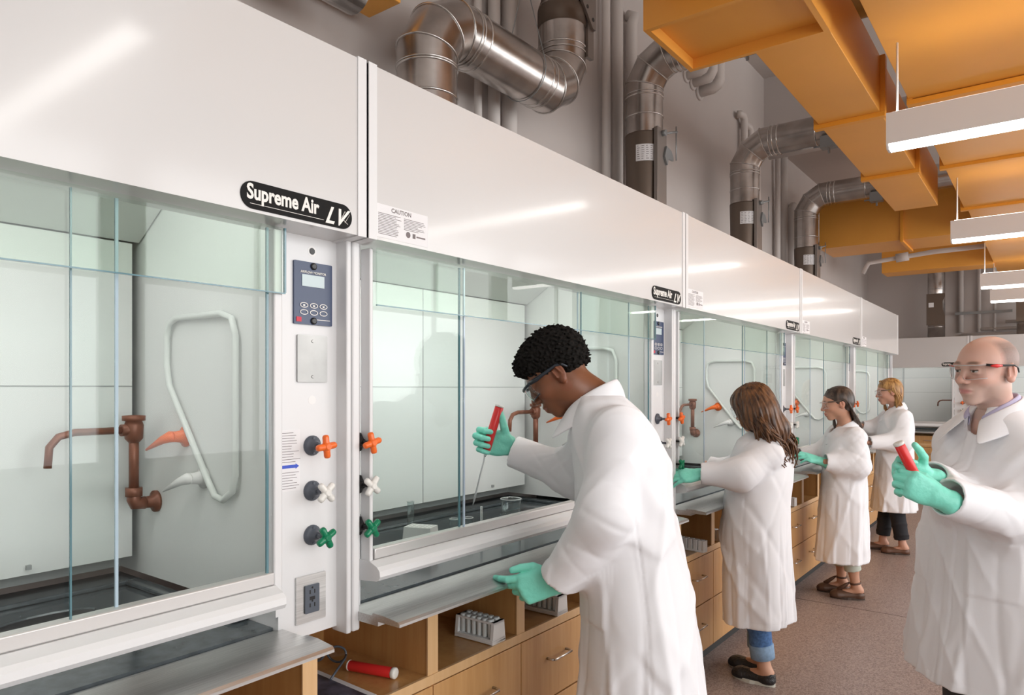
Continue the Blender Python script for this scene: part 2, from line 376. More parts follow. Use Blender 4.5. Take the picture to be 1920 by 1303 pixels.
    # service valves
    for z, km, ro in ((1.345, knobO, 0.1), (1.229, knobW, 0.75), (1.115, knobG, 0.5)):
        for y, r2 in ((-0.097, ro), (L + 0.055, ro + 0.15)):
            fl, kn = knob_set(None, -0.10, y, z, r2); fo = fl.obj('valve_stem', greyp if y > -1 else black, t); kn.obj('valve_handle', km, fo)
    # outlets inside on the right side wall
    for x, z, km in ((-0.53, 1.357, knobO), (-0.435, 1.248, whitep)):
        nz = MB(); nz.lathe((x, -0.2, z), [(0.030, 0), (0.030, -0.006), (0.018, -0.012), (0.014, -0.04)], 'y', 18)
        nz.tube([(x, -0.225, z), (x-0.010, -0.243, z), (x-0.032, -0.25, z-0.008), (x-0.105, -0.262, z-0.040)], [0.015, 0.016, 0.012, 0.003], 12)
        nz.obj('gas_nozzle', km, t)
    hs = MB()
    P = [(-0.60, 1.50), (-0.615, 1.56), (-0.615, 1.64), (-0.600, 1.678), (-0.56, 1.692), (-0.33, 1.690), (-0.28, 1.675), (-0.262, 1.63), (-0.262, 1.27), (-0.275, 1.225), (-0.32, 1.198), (-0.36, 1.205), (-0.40, 1.25)]
    hs.tube([(a, -0.213, b_) for a, b_ in P], 0.009, 10, closed=True); hs.obj('tubing_loop', hosem, t)
    # copper goose-neck
    cp = MB(); Y = -0.262
    cp.lathe((-0.70, -0.2, 1.158), [(0.032, 0), (0.032, -0.008), (0.018, -0.014), (0.016, -0.062)], 'y', 18)
    cp.tube([(-0.70, -0.235, 1.158), (-0.70, Y, 1.158), (-0.70, Y-.004, 1.17), (-0.70, Y-.004, 1.20)], 0.019, 14)
    cp.cyl((-0.70, Y-.004, 1.18), (-0.70, Y-.004, 1.205), 0.024, 8)
    cp.cyl((-0.70, Y-.004, 1.2), (-0.70, Y-.004, 1.38), 0.0135, 14)
    cp.lathe((-0.70, Y-.004, 1.335), [(0.014, 0), (0.024, 0.012), (0.026, 0.05), (0.022, 0.062), (0.031, 0.064), (0.031, 0.078), (0.012, 0.08)], 'z', 18)
    cp.cyl((-0.70, Y, 1.372), (-0.70, Y-.04, 1.372), 0.017, 12)
    cp.tube([(-0.70, Y-.03, 1.372), (-0.70, Y-.16, 1.372), (-0.70, Y-.20, 1.362), (-0.70, Y-.222, 1.335), (-0.70, Y-.226, 1.28)], 0.010, 12)
    cp.obj('water_gooseneck', copper, t)
    # badges
    if name_plate:
        n = MB(); n.prism(rounded(-0.362, -0.052, 1.892, 1.953, 0.030, 8), 'x', 0.0, 0.003); no = n.obj('name_plate', plateb, t)
        k = MB(); join_meshes(k, text_mesh('Supreme Air', 0.047, facex(0.0032, -0.348, 1.914), bold=0.0014, sx=0.80))
        join_meshes(k, text_mesh('LV', 0.058, facex(0.0034, -0.137, 1.899), shear=0.45, bold=0.0012, sx=0.95))
        k.box(0.003, 0.0036, -0.34, -0.14, 1.9025, 1.9035)
        k.tube([(0.0034, -0.075, 1.908), (0.0034, -0.06, 1.93), (0.0034, -0.075, 1.936), (0.0034, -0.085, 1.918), (0.0034, -0.066, 1.905)], 0.0009, 5)
        k.obj('lettering', printw, no)
    cl = MB(); cl.box(0.0, 0.0008, L + 0.032, L + 0.225, 1.893, 1.982); co = cl.obj('caution_label', paper, t)
    k = MB(); join_meshes(k, text_mesh('CAUTION', 0.0165, facex(0.001, L + 0.085, 1.966), extrude=0.0002, bold=0.0003))
    for i in range(14):
        z = 1.957 - i*0.0042; random.seed(i)
        k.box(0.0008, 0.0012, L+.038, L+.038+random.uniform(.06, .085), z, z+.0014)
        if i < 8: k.box(0.0008, 0.0012, L+.132, L+.132+random.uniform(.05, .085), z, z+.0014)
    k.box(0.0008, 0.0012, L+.165, L+.176, 1.909, 1.922); k.box(0.0008, 0.0012, L+.18, L+.215, 1.913, 1.917)
    k.lathe((0.0008, L+.148, 1.916), [(0.0085, 0), (0.0085, 0.0004)], 'x', 14)
    k.obj('print', printk, co)
    if paper_label:
        pl = MB(); pl.box(-0.1, -0.0992, -0.198, -0.134, 1.235, 1.388); po = pl.obj('inspection_label', paper, t)
        k = MB(); random.seed(3)
        for i in range(22):
            z = 1.38 - i*0.0066
            if 12 <= i <= 14: continue
            k.box(-0.0992, -0.0989, -0.195, -0.195+random.uniform(.035, .062), z, z+.0012)
        k.mi = 1
        k.prism([(-0.198, 1.2965), (-0.190, 1.3035), (-0.190, 1.3005), (-0.147, 1.3005), (-0.147, 1.3035), (-0.137, 1.2965), (-0.147, 1.2895), (-0.147, 1.2925), (-0.190, 1.2925), (-0.190, 1.2895)], 'x', -0.0992, -0.0988)
        k.obj('print', [printk, bluem], po)
    return t
YS = [1.24, 3.253, 5.266, 7.279, 9.292]
P4 = lambda *a: list(a)
make_hood((0, YS[0], 0), 'nearest white fume hood, inspection label and blue arrow on its column', [(-1.10, -0.587, 1), (-0.671, -0.25, 0), (-1.60, -1.09, 0), (-1.934, -1.53, 1)], paper_label=True)
make_hood((0, YS[1], 0), 'white fume hood with the man in black-framed goggles reaching into it', [(-1.934, -1.551, 0), (-1.934, -1.56, 1), (-0.846, -0.42, 1), (-0.84, -0.25, 0)])
make_hood((0, YS[2], 0), 'white fume hood in front of the woman with long brown hair', [(-1.934, -1.60, 0), (-0.967, -0.50, 1), (-0.96, -0.25, 0)])
make_hood((0, YS[3], 0), 'white fume hood in front of the woman in brown sandals', [(-1.934, -1.5, 0), (-1.037, -0.25, 1)])
make_hood((0, YS[4], 0), 'last white fume hood of the left row, by the blonde woman', [(-1.934, -1.4, 0), (-0.8, -0.25, 0)], name_plate=False)
# exposed end of the row
# far row: hoods facing the camera (rotated a quarter turn)
L = -1.53
h = make_hood((0.46, 12.5, -0.07), 'white fume hood on the far wall, between the blonde woman and the bald man', [(-1.45, -0.88, 0), (-0.90, -0.25, 1)], 'fume hoods on the far wall', full=False)
h.rotation_euler = (0, 0, -math.pi / 2)
L = -2.013
h = make_hood((2.473, 12.5, -0.07), 'white fume hood on the far wall, behind the head of the bald man', [(-1.934, -1.1, 0), (-1.15, -0.25, 1)], 'fume hoods on the far wall', full=False)
h.rotation_euler = (0, 0, -math.pi / 2)

# ------------------------------------------------------------------ base cabinets under the hoods
def cabinet(name, loc, label, group, w=0.44, shelf=True, rz=0, d=0.55, H=0.842):
    t = thing(name, label, 'cabinet', loc, group, rz)
    c = MB()
    c.box(-d, -0.055, 0.0, 0.018, 0.10, H); c.box(-d, -0.055, w-0.018, w, 0.10, H)
    c.box(-d, -0.057, 0.018, w-0.018, 0.10, 0.118); c.box(-d, -d+0.012, 0.018, w-0.018, 0.118, H)
    if shelf: c.box(-d+.012, -0.057, 0.018, w-0.018, 0.622, 0.64)
    c.obj('carcass', woodin, t)
    e = MB(); e.box(-0.055, -0.05, 0, 0.022, 0.642 if shelf else 0.10, H); e.box(-0.055, -0.05, w-0.022, w, 0.642 if shelf else .1, H)
    e.box(-0.057, -0.046, 0.0, w, 0.612, 0.642, 0.001); e.obj('edge_band', woodedge, t)
    k = MB(); k.box(-d, -0.12, 0, w, 0.0, 0.10); k.obj('toe_kick', toe_blk, t)
    rows = ((0.358, 0.607), (0.103, 0.352)) if shelf else ((0.585, 0.762), (0.35, 0.579), (0.103, 0.344))
    for z0, z1 in rows:
        dr = MB(); dr.box(-0.068, -0.048, 0.002, w-0.002, z0, z1, 0.0015); do = dr.obj('drawer_front', woodm, t)
        zc = z0 + (z1-z0)*0.60
        hd = MB(); yc = w/2
        hd.tube([(-0.048, yc-0.062, zc), (-0.024, yc-0.062, zc), (-0.017, yc-0.055, zc), (-0.017, yc+0.055, zc), (-0.024, yc+0.062, zc), (-0.048, yc+0.062, zc)], 0.0048, 10)
        hd.obj('handle', chrome, do)
    return t
def cab_label(i):
    return ['drawer cabinet under the nearest hood, cut by the bottom edge of the photo',
     'drawer cabinet whose open bay holds the red pipette controller and goggles',
     'drawer cabinet whose open bay holds a fully visible white test tube rack',
     'drawer cabinet just left of the near lab coat, below the gloved hand on the sill'][i]
for i in range(20):
    y = 0.66 + 0.44 * i
    if i < 4: lab = cab_label(i)
    elif i == 5: lab = 'maple drawer cabinet right of the near lab coat, white vial tray in its bay'
    elif i == 6: lab = 'maple drawer cabinet partly hidden by the back of the long-haired woman'
    elif i in (9, 10): lab = ['maple drawer cabinet between the two women, small white box in its open bay', 'maple drawer cabinet just left of the sandalled woman, beaker in its open bay'][i-9]
    else: lab = 'maple drawer cabinet in the long row, hidden or nearly hidden by a person'
    cabinet('base_cabinet', (0, y, 0), lab, 'maple base cabinets under the left-hand hoods')
for i in range(5):
    cabinet('base_cabinet', (-1.0 + 0.62*i, 12.5, -0.07 + 0.07), 'maple drawer cabinet under the far wall hoods', 'maple base cabinets under the far wall hoods', w=0.62, shelf=False, rz=-math.pi/2, H=0.77)

# ------------------------------------------------------------------ exhaust ducts
R_ = 0.125
def seam(mb, c, t, r):
    mb.mi = 1; t = Vector(t).normalized(); mb.lathe(Vector(c) - t*0.006, [(r, 0), (r+0.005, 0.004), (r+0.005, 0.008), (r, 0.012)], t, 32, True); mb.mi = 0
def elbow(mb, c, a, b, r, n=3, R=0.21):
    """gored elbow: corner centre c, leaving from c-a*R to c+b*R"""
    a = Vector(a); b = Vector(b); c = Vector(c); o = c - a*R + b*R
    pts = []
    for i in range(n+1):
        th = (math.pi/2) * i / n; pts.append(o - b*(R*math.cos(th)) + a*(R*math.sin(th)))
    ks = [pts[0]]
    for i in range(n):
        th = (math.pi/2) * (i+0.5) / n; rr = R / math.cos(math.pi/4/n); ks.append(o - b*(rr*math.cos(th)) + a*(rr*math.sin(th)))
    ks.append(pts[-1]); return ks
def mitre_tube(mb, pts, r, n=36):
    pts = [Vector(p) for p in pts]
    t0 = (pts[1]-pts[0]).normalized(); u = t0.orthogonal().normalized(); v = t0.cross(u); rings = []
    cur = [pts[0] + u*(r*math.cos(2*math.pi*k/n)) + v*(r*math.sin(2*math.pi*k/n)) for k in range(n)]
    rings.append(cur)
    for i in range(1, len(pts)):
        d = (pts[i]-pts[i-1]).normalized()
        nn = d if i == len(pts)-1 else (d + (pts[i+1]-pts[i]).normalized()).normalized()
        cur = [p + d * ((pts[i]-p).dot(nn) / d.dot(nn)) for p in cur]; rings.append(cur)
    for a, b in zip(rings, rings[1:]):
        A = [mb.bm.verts.new(p) for p in a]; B = [mb.bm.verts.new(p) for p in b]
        for j in range(n):
            f = mb._f([A[j], A[(j+1) % n], B[(j+1) % n], B[j]]); f.smooth = True
    mb.mi = 1
    for i in range(1, len(rings)-1):
        c = sum(rings[i], Vector()) / n
        mb.tube([c + (p-c)*1.012 for p in rings[i]], 0.0045, 6, closed=True)
    mb.mi = 0
def damper(t, x, y, z0, z1):
    d = MB(); d.lathe((x, y, z0), [(R_*.96, 0), (R_*1.03, 0.01), (R_*0.97, (z1-z0)*.5), (R_*1.03, (z1-z0)-.01), (R_*1.03, z1-z0)], 'z', 32); do = d.obj('damper_body', dampm, t)
    s = MB(); yy = y - 0.01
    s.box(x+0.112, x+0.138, yy-0.075, yy+0.065, z0+0.02, z1+0.02, 0.002)
    so = s.obj('damper_plate', M('damper_plate_steel', (0.30, 0.27, 0.25), 0.4, 0.6), do)
    b = MB(); zc = z1 - 0.16
    b.prism([(y+0.0, zc), (y+0.03, zc+0.075), (y+0.10, zc+0.06), (y+0.135, zc+0.02), (y+0.135, zc+0.0), (y+0.06, zc-0.005), (y+0.04, zc-0.05)], 'x', x+0.139, x+0.152)
    b.cyl((x+0.145, y+0.03, z1+0.0), (x+0.175, y+0.14, z1+0.035), 0.007, 8); b.cyl((x+0.17, y+0.135, zc), (x+0.17, y+0.135, z1+0.07), 0.004, 8)
    b.cyl((x+0.138, y-0.01, z1-.01), (x+0.165, y-0.01, z1-.01), 0.02, 10)
    b.obj('actuator_bracket', bracket, do)
    l = MB()   # curved label on the damper
    n = 8; A = []; B = []
    for i in range(n+1):
        a = math.radians(-88 + 72*i/n); rr = R_*1.04
        A.append(l.bm.verts.new((x + rr*math.cos(a), y + rr*math.sin(a), z1-0.20))); B.append(l.bm.verts.new((x + rr*math.cos(a), y + rr*math.sin(a), z1-0.09)))
    for i in range(n): l._f([A[i], A[i+1], B[i+1], B[i]])
    lo = l.obj('label', paper, do)
    p = MB(); random.seed(int(y*10))
    for j in range(7):
        for i in range(5):
            a = math.radians(-84 + 13*i); a2 = a + math.radians(random.uniform(4, 9)); rr = R_*1.047; z = z1-0.10-0.014*j
            vs = [(x+rr*math.cos(q), y+rr*math.sin(q), zz) for q, zz in ((a, z-.0035), (a2, z-.0035), (a2, z), (a, z))]
            p._f([p.bm.verts.new(v) for v in vs])
    p.obj('print', printk, lo)
DX = -0.77
def exhaust(y, zd, zh, xe, label):
    t = thing('exhaust_duct', label, 'duct', (0, 0, 0), 'steel exhaust ducts rising from the hoods')
    st = MB(); st.cyl((DX, y, 2.31), (DX, y, 2.38), R_*1.02, 32); st.obj('collar', galv, t)
    damper(t, DX, y, 2.38, zd)
    p = MB(); pts = [(DX, y, zd-0.02)] + elbow(p, (DX, y, zh), (0, 0, 1), (1, 0, 0), R_, 3, 0.24) + [(xe, y, zh)]
    mitre_tube(p, pts, R_)
    seam(p, (DX, y, zd+.12), (0,0,1), R_); seam(p, (DX, y, zh-.26), (0,0,1), R_); seam(p, (DX+.27, y, zh), (1,0,0), R_); seam(p, (DX+.31, y, zh), (1,0,0), R_)
    seam(p, (-0.15, y, zh), (1,0,0), R_)
    p.obj('steel_pipe', [galv, galvseam], t)
    b = MB(); b.box(-0.10, 0.02, y-0.14, y-0.05, zh-0.19, zh-0.09, 0.003); b.cyl((-0.16, y-.09, zh-.16), (0.0, y-.09, zh-.16), .008, 8); b.cyl((-0.04, y-.09, zh-.23), (-0.04, y-.09, zh-.15), .01, 8)
    b.cyl((-0.04, y, zh+.1), (-0.04, y, 4.9), 0.005, 6)
    b.obj('hanger_bracket', bracket, t)
    return t
exhaust(YS[1]+1.10, 3.19, 3.70, 1.3, 'steel exhaust duct turning behind the near end of the orange duct')
exhaust(YS[2]+1.06, 3.14, 3.66, 1.3, 'steel exhaust duct with labelled damper, middle of three elbows to the right')
exhaust(YS[3]+1.06, 3.06, 3.64, 2.6, 'farthest steel exhaust duct elbow, in front of the deep orange duct')
# the nearest duct runs level along the wall before rising again
t = thing('exhaust_duct', 'large near steel exhaust duct with a level run held by a wire sling', 'duct', (0, 0, 0), 'steel exhaust ducts rising from the hoods')
p = MB(); y0, y1, zh, R0 = YS[0]+1.02, YS[0]+2.10, 3.13, 0.133
pts = [(DX, y0, 2.31)] + elbow(p, (DX, y0, zh), (0,0,1), (0,1,0), R0, 3, 0.23) + elbow(p, (DX, y1, zh), (0,1,0), (0,0,1), R0, 3, 0.23) + [(DX, y1, 3.62)]
mitre_tube(p, pts, R0)
for c, d in (((DX, y0, 2.76), (0,0,1)), ((DX, y0, zh-.24), (0,0,1)), ((DX, y0+.25, zh), (0,1,0)), ((DX, y0+.30, zh), (0,1,0)), ((DX, y1-.27, zh), (0,1,0)), ((DX, y1-.23, zh), (0,1,0)), ((DX, y1, zh+.26), (0,0,1))): seam(p, c, d, R0)
p.obj('steel_pipe', [galv, galvseam], t)
d = MB(); d.lathe((DX, y1, 3.50), [(.128, 0), (.137, .005), (.137, .10), (.118, .16), (.118, .5)], 'z', 32); do = d.obj('damper_body', dampm, t)
d = MB(); d.prism([(y1-.03, 3.62), (y1+.09, 3.50), (y1+.12, 3.50), (y1+.12, 4.0), (y1-.05, 4.0)], 'x', DX+.135, DX+.15)
d.box(DX+.11, DX+.135, y1+.06, y1+.12, 3.34, 4.0); dp = d.obj('damper_plate', M('damper_plate_steel', (0.30, 0.27, 0.25), 0.4, 0.6), do)
d = MB(); 
for yy, zz in ((y1+.03, 3.86), (y1+.03, 3.72), (y1+.03, 3.60), (y1+.09, 3.55), (y1+.1, 3.7)): d.lathe((DX+.15, yy, zz), [(.011, 0), (.011, .002)], 'x', 12)
d.obj('bolt_hole', black, dp)
d = MB(); ys = y1-.36; A = []
for i in range(13):
    a = math.radians(-200 + 220*i/12); A.append((DX + 0.0 + .140*math.cos(a), ys, zh + .140*math.sin(a)))
top = (DX+.02, ys-.02, 3.62)
d.tube([top] + A + [top], 0.0028, 6); d.cyl(top, (DX+.02, ys-.02, 4.9), 0.0025, 6); d.box(DX+.008, DX+.032, ys-.035, ys-.005, 3.60, 3.68)
d.obj('sling_wire', bracket, t)
# far wall ducts
for xx, zt, lab in ((-0.02, 3.9, 'straight steel exhaust duct with dark damper on the far wall'), (1.13, 3.9, 'short steel exhaust duct on the far wall above the bald man')):
    t = thing('exhaust_duct', lab, 'duct', (xx, 12.95, 0), 'steel exhaust ducts on the far wall')
    p = MB(); p.cyl((0,0,2.23), (0,0,zt), 0.12, 28); seam(p, (0,0,2.45), (0,0,1), .12); seam(p, (0,0,3.05), (0,0,1), .12); p.obj('steel_pipe', [galv, galvseam], t)
    d = MB(); d.prism([(-.12, 2.48), (.13, 2.48), (.13, 2.62), (.10, 2.72), (.10, 2.85), (.13, 2.92), (.13, 2.97), (-.12, 2.97)], 'y', -.135, -.12); do = d.obj('damper_plate', dampm, t)
    d = MB(); d.box(-.09, -.02, -.137, -.135, 2.76, 2.83); d.obj('label', paper, do)

# ------------------------------------------------------------------ orange supply ducts
def oduct(name, lab, secs, fl, extra=None, group='orange supply ducts under the ceiling'):
    t = thing(name, lab, 'duct', (0, 0, 0), group)
    for b in secs:
        m = MB(); m.box(*b, 0.003)
        m.obj('duct_section', orange, t)
    for b in fl:
        m = MB(); x0, x1, y0, y1, z0, z1 = b; w_ = 0.028
        if y1 - y0 < 0.09:
            m.box(x0-w_, x1+w_, y0, y1, z0-w_, z0, .002); m.box(x0-w_, x0, y0, y1, z0, z1, .002); m.box(x1, x1+w_, y0, y1, z0, z1, .002)
        else:
            m.box(x0, x1, y0-w_, y1+w_, z0-w_, z0, .002); m.box(x0, x1, y0-w_, y0, z0, z1, .002)
        m.obj('flange', M('orange_flange_paint', (0.80, 0.33, 0.03), 0.45), t)
    return t
ZB, ZT = 3.1, 3.44
t = oduct('supply_duct', 'long orange duct with a wide open-bottomed box at its near end', [(0.28, 0.62, 3.40, 4.62, ZB+.01, ZT), (0.28, 0.62, 4.62, 5.98, ZB+.01, ZT), (0.28, 0.62, 5.98, 7.28, ZB+.01, ZT)],
      [(0.28, 0.62, 4.60, 4.65, ZB+.01, ZT), (0.28, 0.62, 5.96, 6.01, ZB+.01, ZT)])
m = MB(); m.box(-0.035, 0.63, 2.88, 3.40, 3.14, 3.75)
for b in ((-0.035, 0.63, 2.88, 2.905, 3.09, 3.14), (-0.035, 0.63, 3.375, 3.40, 3.09, 3.14), (-0.035, -0.01, 2.905, 3.375, 3.09, 3.14), (0.605, 0.63, 2.905, 3.375, 3.09, 3.14)): m.box(*b)
m.box(0.03, 0.63, 2.5, 2.88, 3.25, 3.75, .003)
m.obj('end_box', orange, t)
oduct('supply_duct', 'wide orange duct above the white pendant lamps at the right', [(0.78, 2.3, 1.9, 4.53, ZB+.01, 3.5), (0.80, 2.3, 4.53, 6.0, ZB, 3.5), (0.80, 2.3, 6.0, 7.5, ZB, 3.5), (0.82, 2.3, 7.5, 9.2, ZB, 3.5), (0.84, 2.3, 9.2, 12.6, ZB-.02, 3.5)],
      [(0.80, 2.3, 4.50, 4.55, ZB+.005, 3.5), (0.80, 2.3, 5.97, 6.02, ZB+.005, 3.5), (0.80, 2.3, 7.47, 7.52, ZB+.005, 3.5)])
oduct('supply_duct', 'deep orange duct crossing the room behind the farthest steel elbow', [(-0.70, 0.14, 8.62, 9.28, 3.09, 3.58), (0.14, 0.77, 8.62, 9.28, 3.09, 3.58)], [])
m = MB(); m.box(.125, .155, 8.595, 9.30, 3.065, 3.09, .002); m.box(.125, .155, 8.595, 8.62, 3.09, 3.58, .002)
m.obj('flange', M('orange_flange_paint', (0.80, 0.33, 0.03), 0.45), [o for o in bpy.data.objects if o.get('label', '').startswith('deep orange')][0])
oduct('supply_duct', 'short deep orange duct low in front of the far wall, nearest the lab end', [(-0.42, 0.84, 10.75, 11.15, 3.06, 3.36)], [])
oduct('supply_duct', 'brown-orange duct corner at the top edge above the nearest hoods', [(-1.0, -0.80, 1.2, 2.13, 3.14, 3.5)], [])
# small galvanised duct end near the top-left corner
t = MB(); t.cyl((-0.77, 1.50, 3.06), (-0.77, 1.86, 3.06), 0.09, 28); o = t.obj('round_duct', galv); tag(o, 'round steel duct end just entering the top edge over the nearest hood', 'duct')

# ------------------------------------------------------------------ pendant lamps
LY = [1.06, 3.69, 6.33, 9.15, 10.7]
def lampfix():
    t = thing('pendant_lamp', 'x', 'lamp', (0, 0, 0), 'long white pendant lamps across the aisle')
    h = MB(); h.box(0, 2.44, -0.045, 0.045, 0.022, 0.165, 0.002)
    h.prism([(-0.045, 0.022), (-0.03, 0.0), (0.03, 0.0), (0.045, 0.022), (0.045, 0.165), (-0.045, 0.165)], 'x', -0.004, 0.006); h.obj('housing', lamph, t)
    d = MB(); d.prism([(-0.044, 0.022), (-0.03, 0.001), (0.03, 0.001), (0.044, 0.022)], 'x', 0.006, 2.434); d.obj('diffuser', lamp, t)
    u = MB(); u.box(0.02, 2.42, -0.035, 0.035, 0.1655, 0.168); u.obj('uplight', M('uplight_diffuser', (1, 1, 1), 0.5, emit=(1, 0.95, 0.88), estr=5.0), t)
    for x in (0.035, 2.2):
        c = MB(); c.cyl((x, 0, 0.165), (x, 0, 0.495 if x < 1 else 0.40), 0.005, 6); c.obj('suspension_cable', whitep, t)
    return t
l0 = lampfix(); LL = ['pendant lamp just out of frame, over the near aisle', 'nearest and largest white pendant lamp at the right edge', 'second white pendant lamp from the front, under the orange duct', 'third white pendant lamp, upper of the two small far ones', 'farthest white pendant lamp, lower of the two small far ones']
for i, y in enumerate(LY):
    o = l0 if i == 0 else copy_tree(l0); o.location = (0.815, y, 2.595 if i < 3 else 2.56); o['label'] = LL[i]

# ------------------------------------------------------------------ pipes on the walls
def pipe(pts, r, lab, n=14, group='white pipes on the left wall', m=pipem):
    b = MB(); b.tube(pts, r, n); o = b.obj('wall_pipe', m); tag(o, lab, 'pipe', group); return o
W = -1.04
for y, r, lab in ((2.93, .022, 'thin white vertical pipe, leftmost behind the near duct run'), (3.07, .035, 'white vertical pipe, middle of the three behind the near duct run'), (3.21, .045, 'thick white vertical pipe, rightmost of the three behind the near duct run'),
                  (4.31, .03, 'white vertical pipe left of the second steel duct, leftmost of three'), (4.47, .042, 'white vertical pipe left of the second steel duct, middle of three')):
    pipe([(W, y, 2.3), (W, y, 4.9)], r, lab)
pipe([(W, 4.69, 2.3), (W, 4.69, 4.17), (W+.02, 4.69, 4.22), (W-.03, 4.69, 4.24)], .042, 'white vertical pipe with an elbow just below the top edge, beside the second steel duct')
for y, zt in ((7.10, 4.22), (7.28, 4.16), (7.50, 4.10)):
    pipe([(W-.03, y-.12, zt), (W, y-.1, zt), (W, y-.03, zt), (W, y, zt-.03), (W, y, 2.3)], .035, ['white pipe behind the third duct elbow, tallest of its three', 'white pipe behind the third duct elbow, middle of its three', 'white pipe behind the third duct elbow, shortest of its three'][[7.10, 7.28, 7.5].index(y)])
for y, r in ((8.20, .03), (8.42, .045)): pipe([(W, y, 2.3), (W, y, 4.2)], r, ['thin white vertical pipe right of the third steel duct', 'thick white vertical pipe right of the third steel duct'][int(y > 8.3)])
pipe([(W, 8.75, 2.3), (W, 8.75, 3.62), (W, 8.80, 3.67), (W, 9.0, 3.66), (W+.02, 10.6, 3.4)], .05, 'white pipe with a slanting elbow between the third and fourth steel ducts')
for k, (y, z, r) in enumerate(((6.08, 4.15, .05), (5.93, 4.18, .042), (5.79, 4.19, .036))):
    o = pipe([(W-.05, y, z), (-.97, y, z), (-.93, y, z+.02), (-.91, y, z+.06), (-.91, y, 4.9)], r, ['largest white pipe elbow coming out of the left wall below the orange box end', 'middle one of three white pipe elbows below the orange box end', 'smallest white pipe elbow below the orange box end'][k], group='white pipe elbows coming out of the left wall')
    b = MB(); b.cyl((-1.1, y, z), (-1.08, y, z), r*1.5, 18); b.obj('wall_flange', pipem, o)
pipe([(-0.95, 7.6, 3.95), (0.0, 7.6, 3.95), (0.06, 7.6, 3.99), (0.07, 7.6, 4.05), (0.07, 7.6, 4.6)], .05, 'white pipe running level behind the third steel duct', group=None)
pipe([(-0.80, 9.1, 3.82), (-0.1, 9.1, 3.82), (-0.03, 9.1, 3.86), (-0.02, 9.1, 3.93), (-0.02, 9.1, 4.6)], .06, 'thick white pipe bend above the farthest steel elbow', group=None)
pipe([(-0.55, 10.2, 3.0), (-0.48, 10.2, 3.13), (0.25, 10.2, 3.19), (0.9, 10.2, 3.2)], .03, 'white pipe crossing in front of the low far orange duct', group=None)
pipe([(-0.16, 10.2, 3.155), (-0.02, 10.2, 3.168)], .055, 'white pipe coupling on the crossing pipe', group=None)
# pipes on the far wall
FY = 13.32
for x, r in ((0.28, .035), (0.52, .025), (0.72, .022)): pipe([(x, FY, 2.38), (x, FY, 4.9)], r, ['thickest vertical pipe on the far wall', 'middle thin vertical pipe on the far wall', 'right thin vertical pipe on the far wall'][[.28, .52, .72].index(x)], group='vertical pipes on the far wall')
for z, x0 in ((2.34, .28), (2.42, .50), (2.52, .86)): pipe([(x0, FY, z), (2.4, FY, z)], .022, ['lowest level pipe on the far wall', 'middle level pipe on the far wall', 'highest level pipe on the far wall'][[2.34, 2.42, 2.52].index(z)], group='level pipes on the far wall')
b = MB(); b.box(0.2, 0.95, FY-.06, FY-.03, 2.66, 2.70); tag(b.obj('pipe_clamp_rail', bracket), 'dark clamp rail across the far wall pipes', 'rail')

# ------------------------------------------------------------------ small items
def rack(loc, rz, lab, nx=6, s=1.0, filled=True, grp='white test tube racks in the open bays'):
    t = thing('test_tube_rack', lab, 'test tube rack', loc, grp, rz)
    w_, d_, h_ = 0.165*s, 0.072*s, 0.072*s
    b = MB(); b.box(-w_/2, w_/2, -d_/2, d_/2, 0, 0.010*s, .002)
    for sx in (-1, 1):
        b.prism([(-d_/2, 0), (d_/2, 0), (d_/2-.008*s, h_), (-d_/2+.008*s, h_)], 'x', sx*w_/2 - (0.012*s if sx > 0 else 0), sx*w_/2 + (0.012*s if sx < 0 else 0))
    b.box(-w_/2, w_/2, -d_/2+.008*s, d_/2-.008*s, h_-.007*s, h_); b.box(-w_/2, w_/2, -d_/2, d_/2, .010*s, .016*s, .001); b.obj('frame', whitep, t)
    for i in range(nx):
        for j in range(2):
            v = MB(); x = -w_/2 + .024*s + (w_-.048*s)*i/(nx-1); y = (-.016 + .032*j)*s
            v.lathe((x, y, .016*s), [(.007*s, 0), (.0095*s, .002), (.0095*s, h_*.68), (.011*s, h_*.70), (.011*s, h_*.86), (.008*s, h_*.875)], 'z', 12)
            v.obj('vial', M('frosted_vial', (0.72, 0.76, 0.76), 0.2), t)
    return t
rack((-0.135, 1.86, 0.642), 0.02, 'white test tube rack full of capped vials, left of the gloved hand')
rack((-0.13, 2.24, 0.642), 0.02, 'white test tube rack half hidden below the gloved hand on the sill')
def vialbox(loc, lab, n=4, rz=0.5):
    t = thing('vial_box', lab, 'box', loc, 'white vial boxes in the open bays', rz)
    for i in range(n):
        b = MB(); b.box(-.012, .012, -.017, .017, .008, .062, .002); o = b.obj('vial', whitep, t); o.location = (0.03*i - .015*(n-1), 0, 0)
    b = MB(); b.box(-.015*n-.002, .015*n+.002, -.02, .02, 0, .01); b.box(.015*n, .015*n+.006, -.02, .02, 0, .06); b.obj('tray', whitep, t)
vialbox((-0.09, 3.545, 0.642), 'white tray of four vials in the bay right of the near lab coat', 5, -.15)
vialbox((-0.10, 3.86, 0.642), 'white tray of vials half hidden behind the long-haired woman', 4, -.15)
vialbox((-0.10, 5.32, 0.642), 'small white tray of vials in the bay between the two women', 3, -.15)
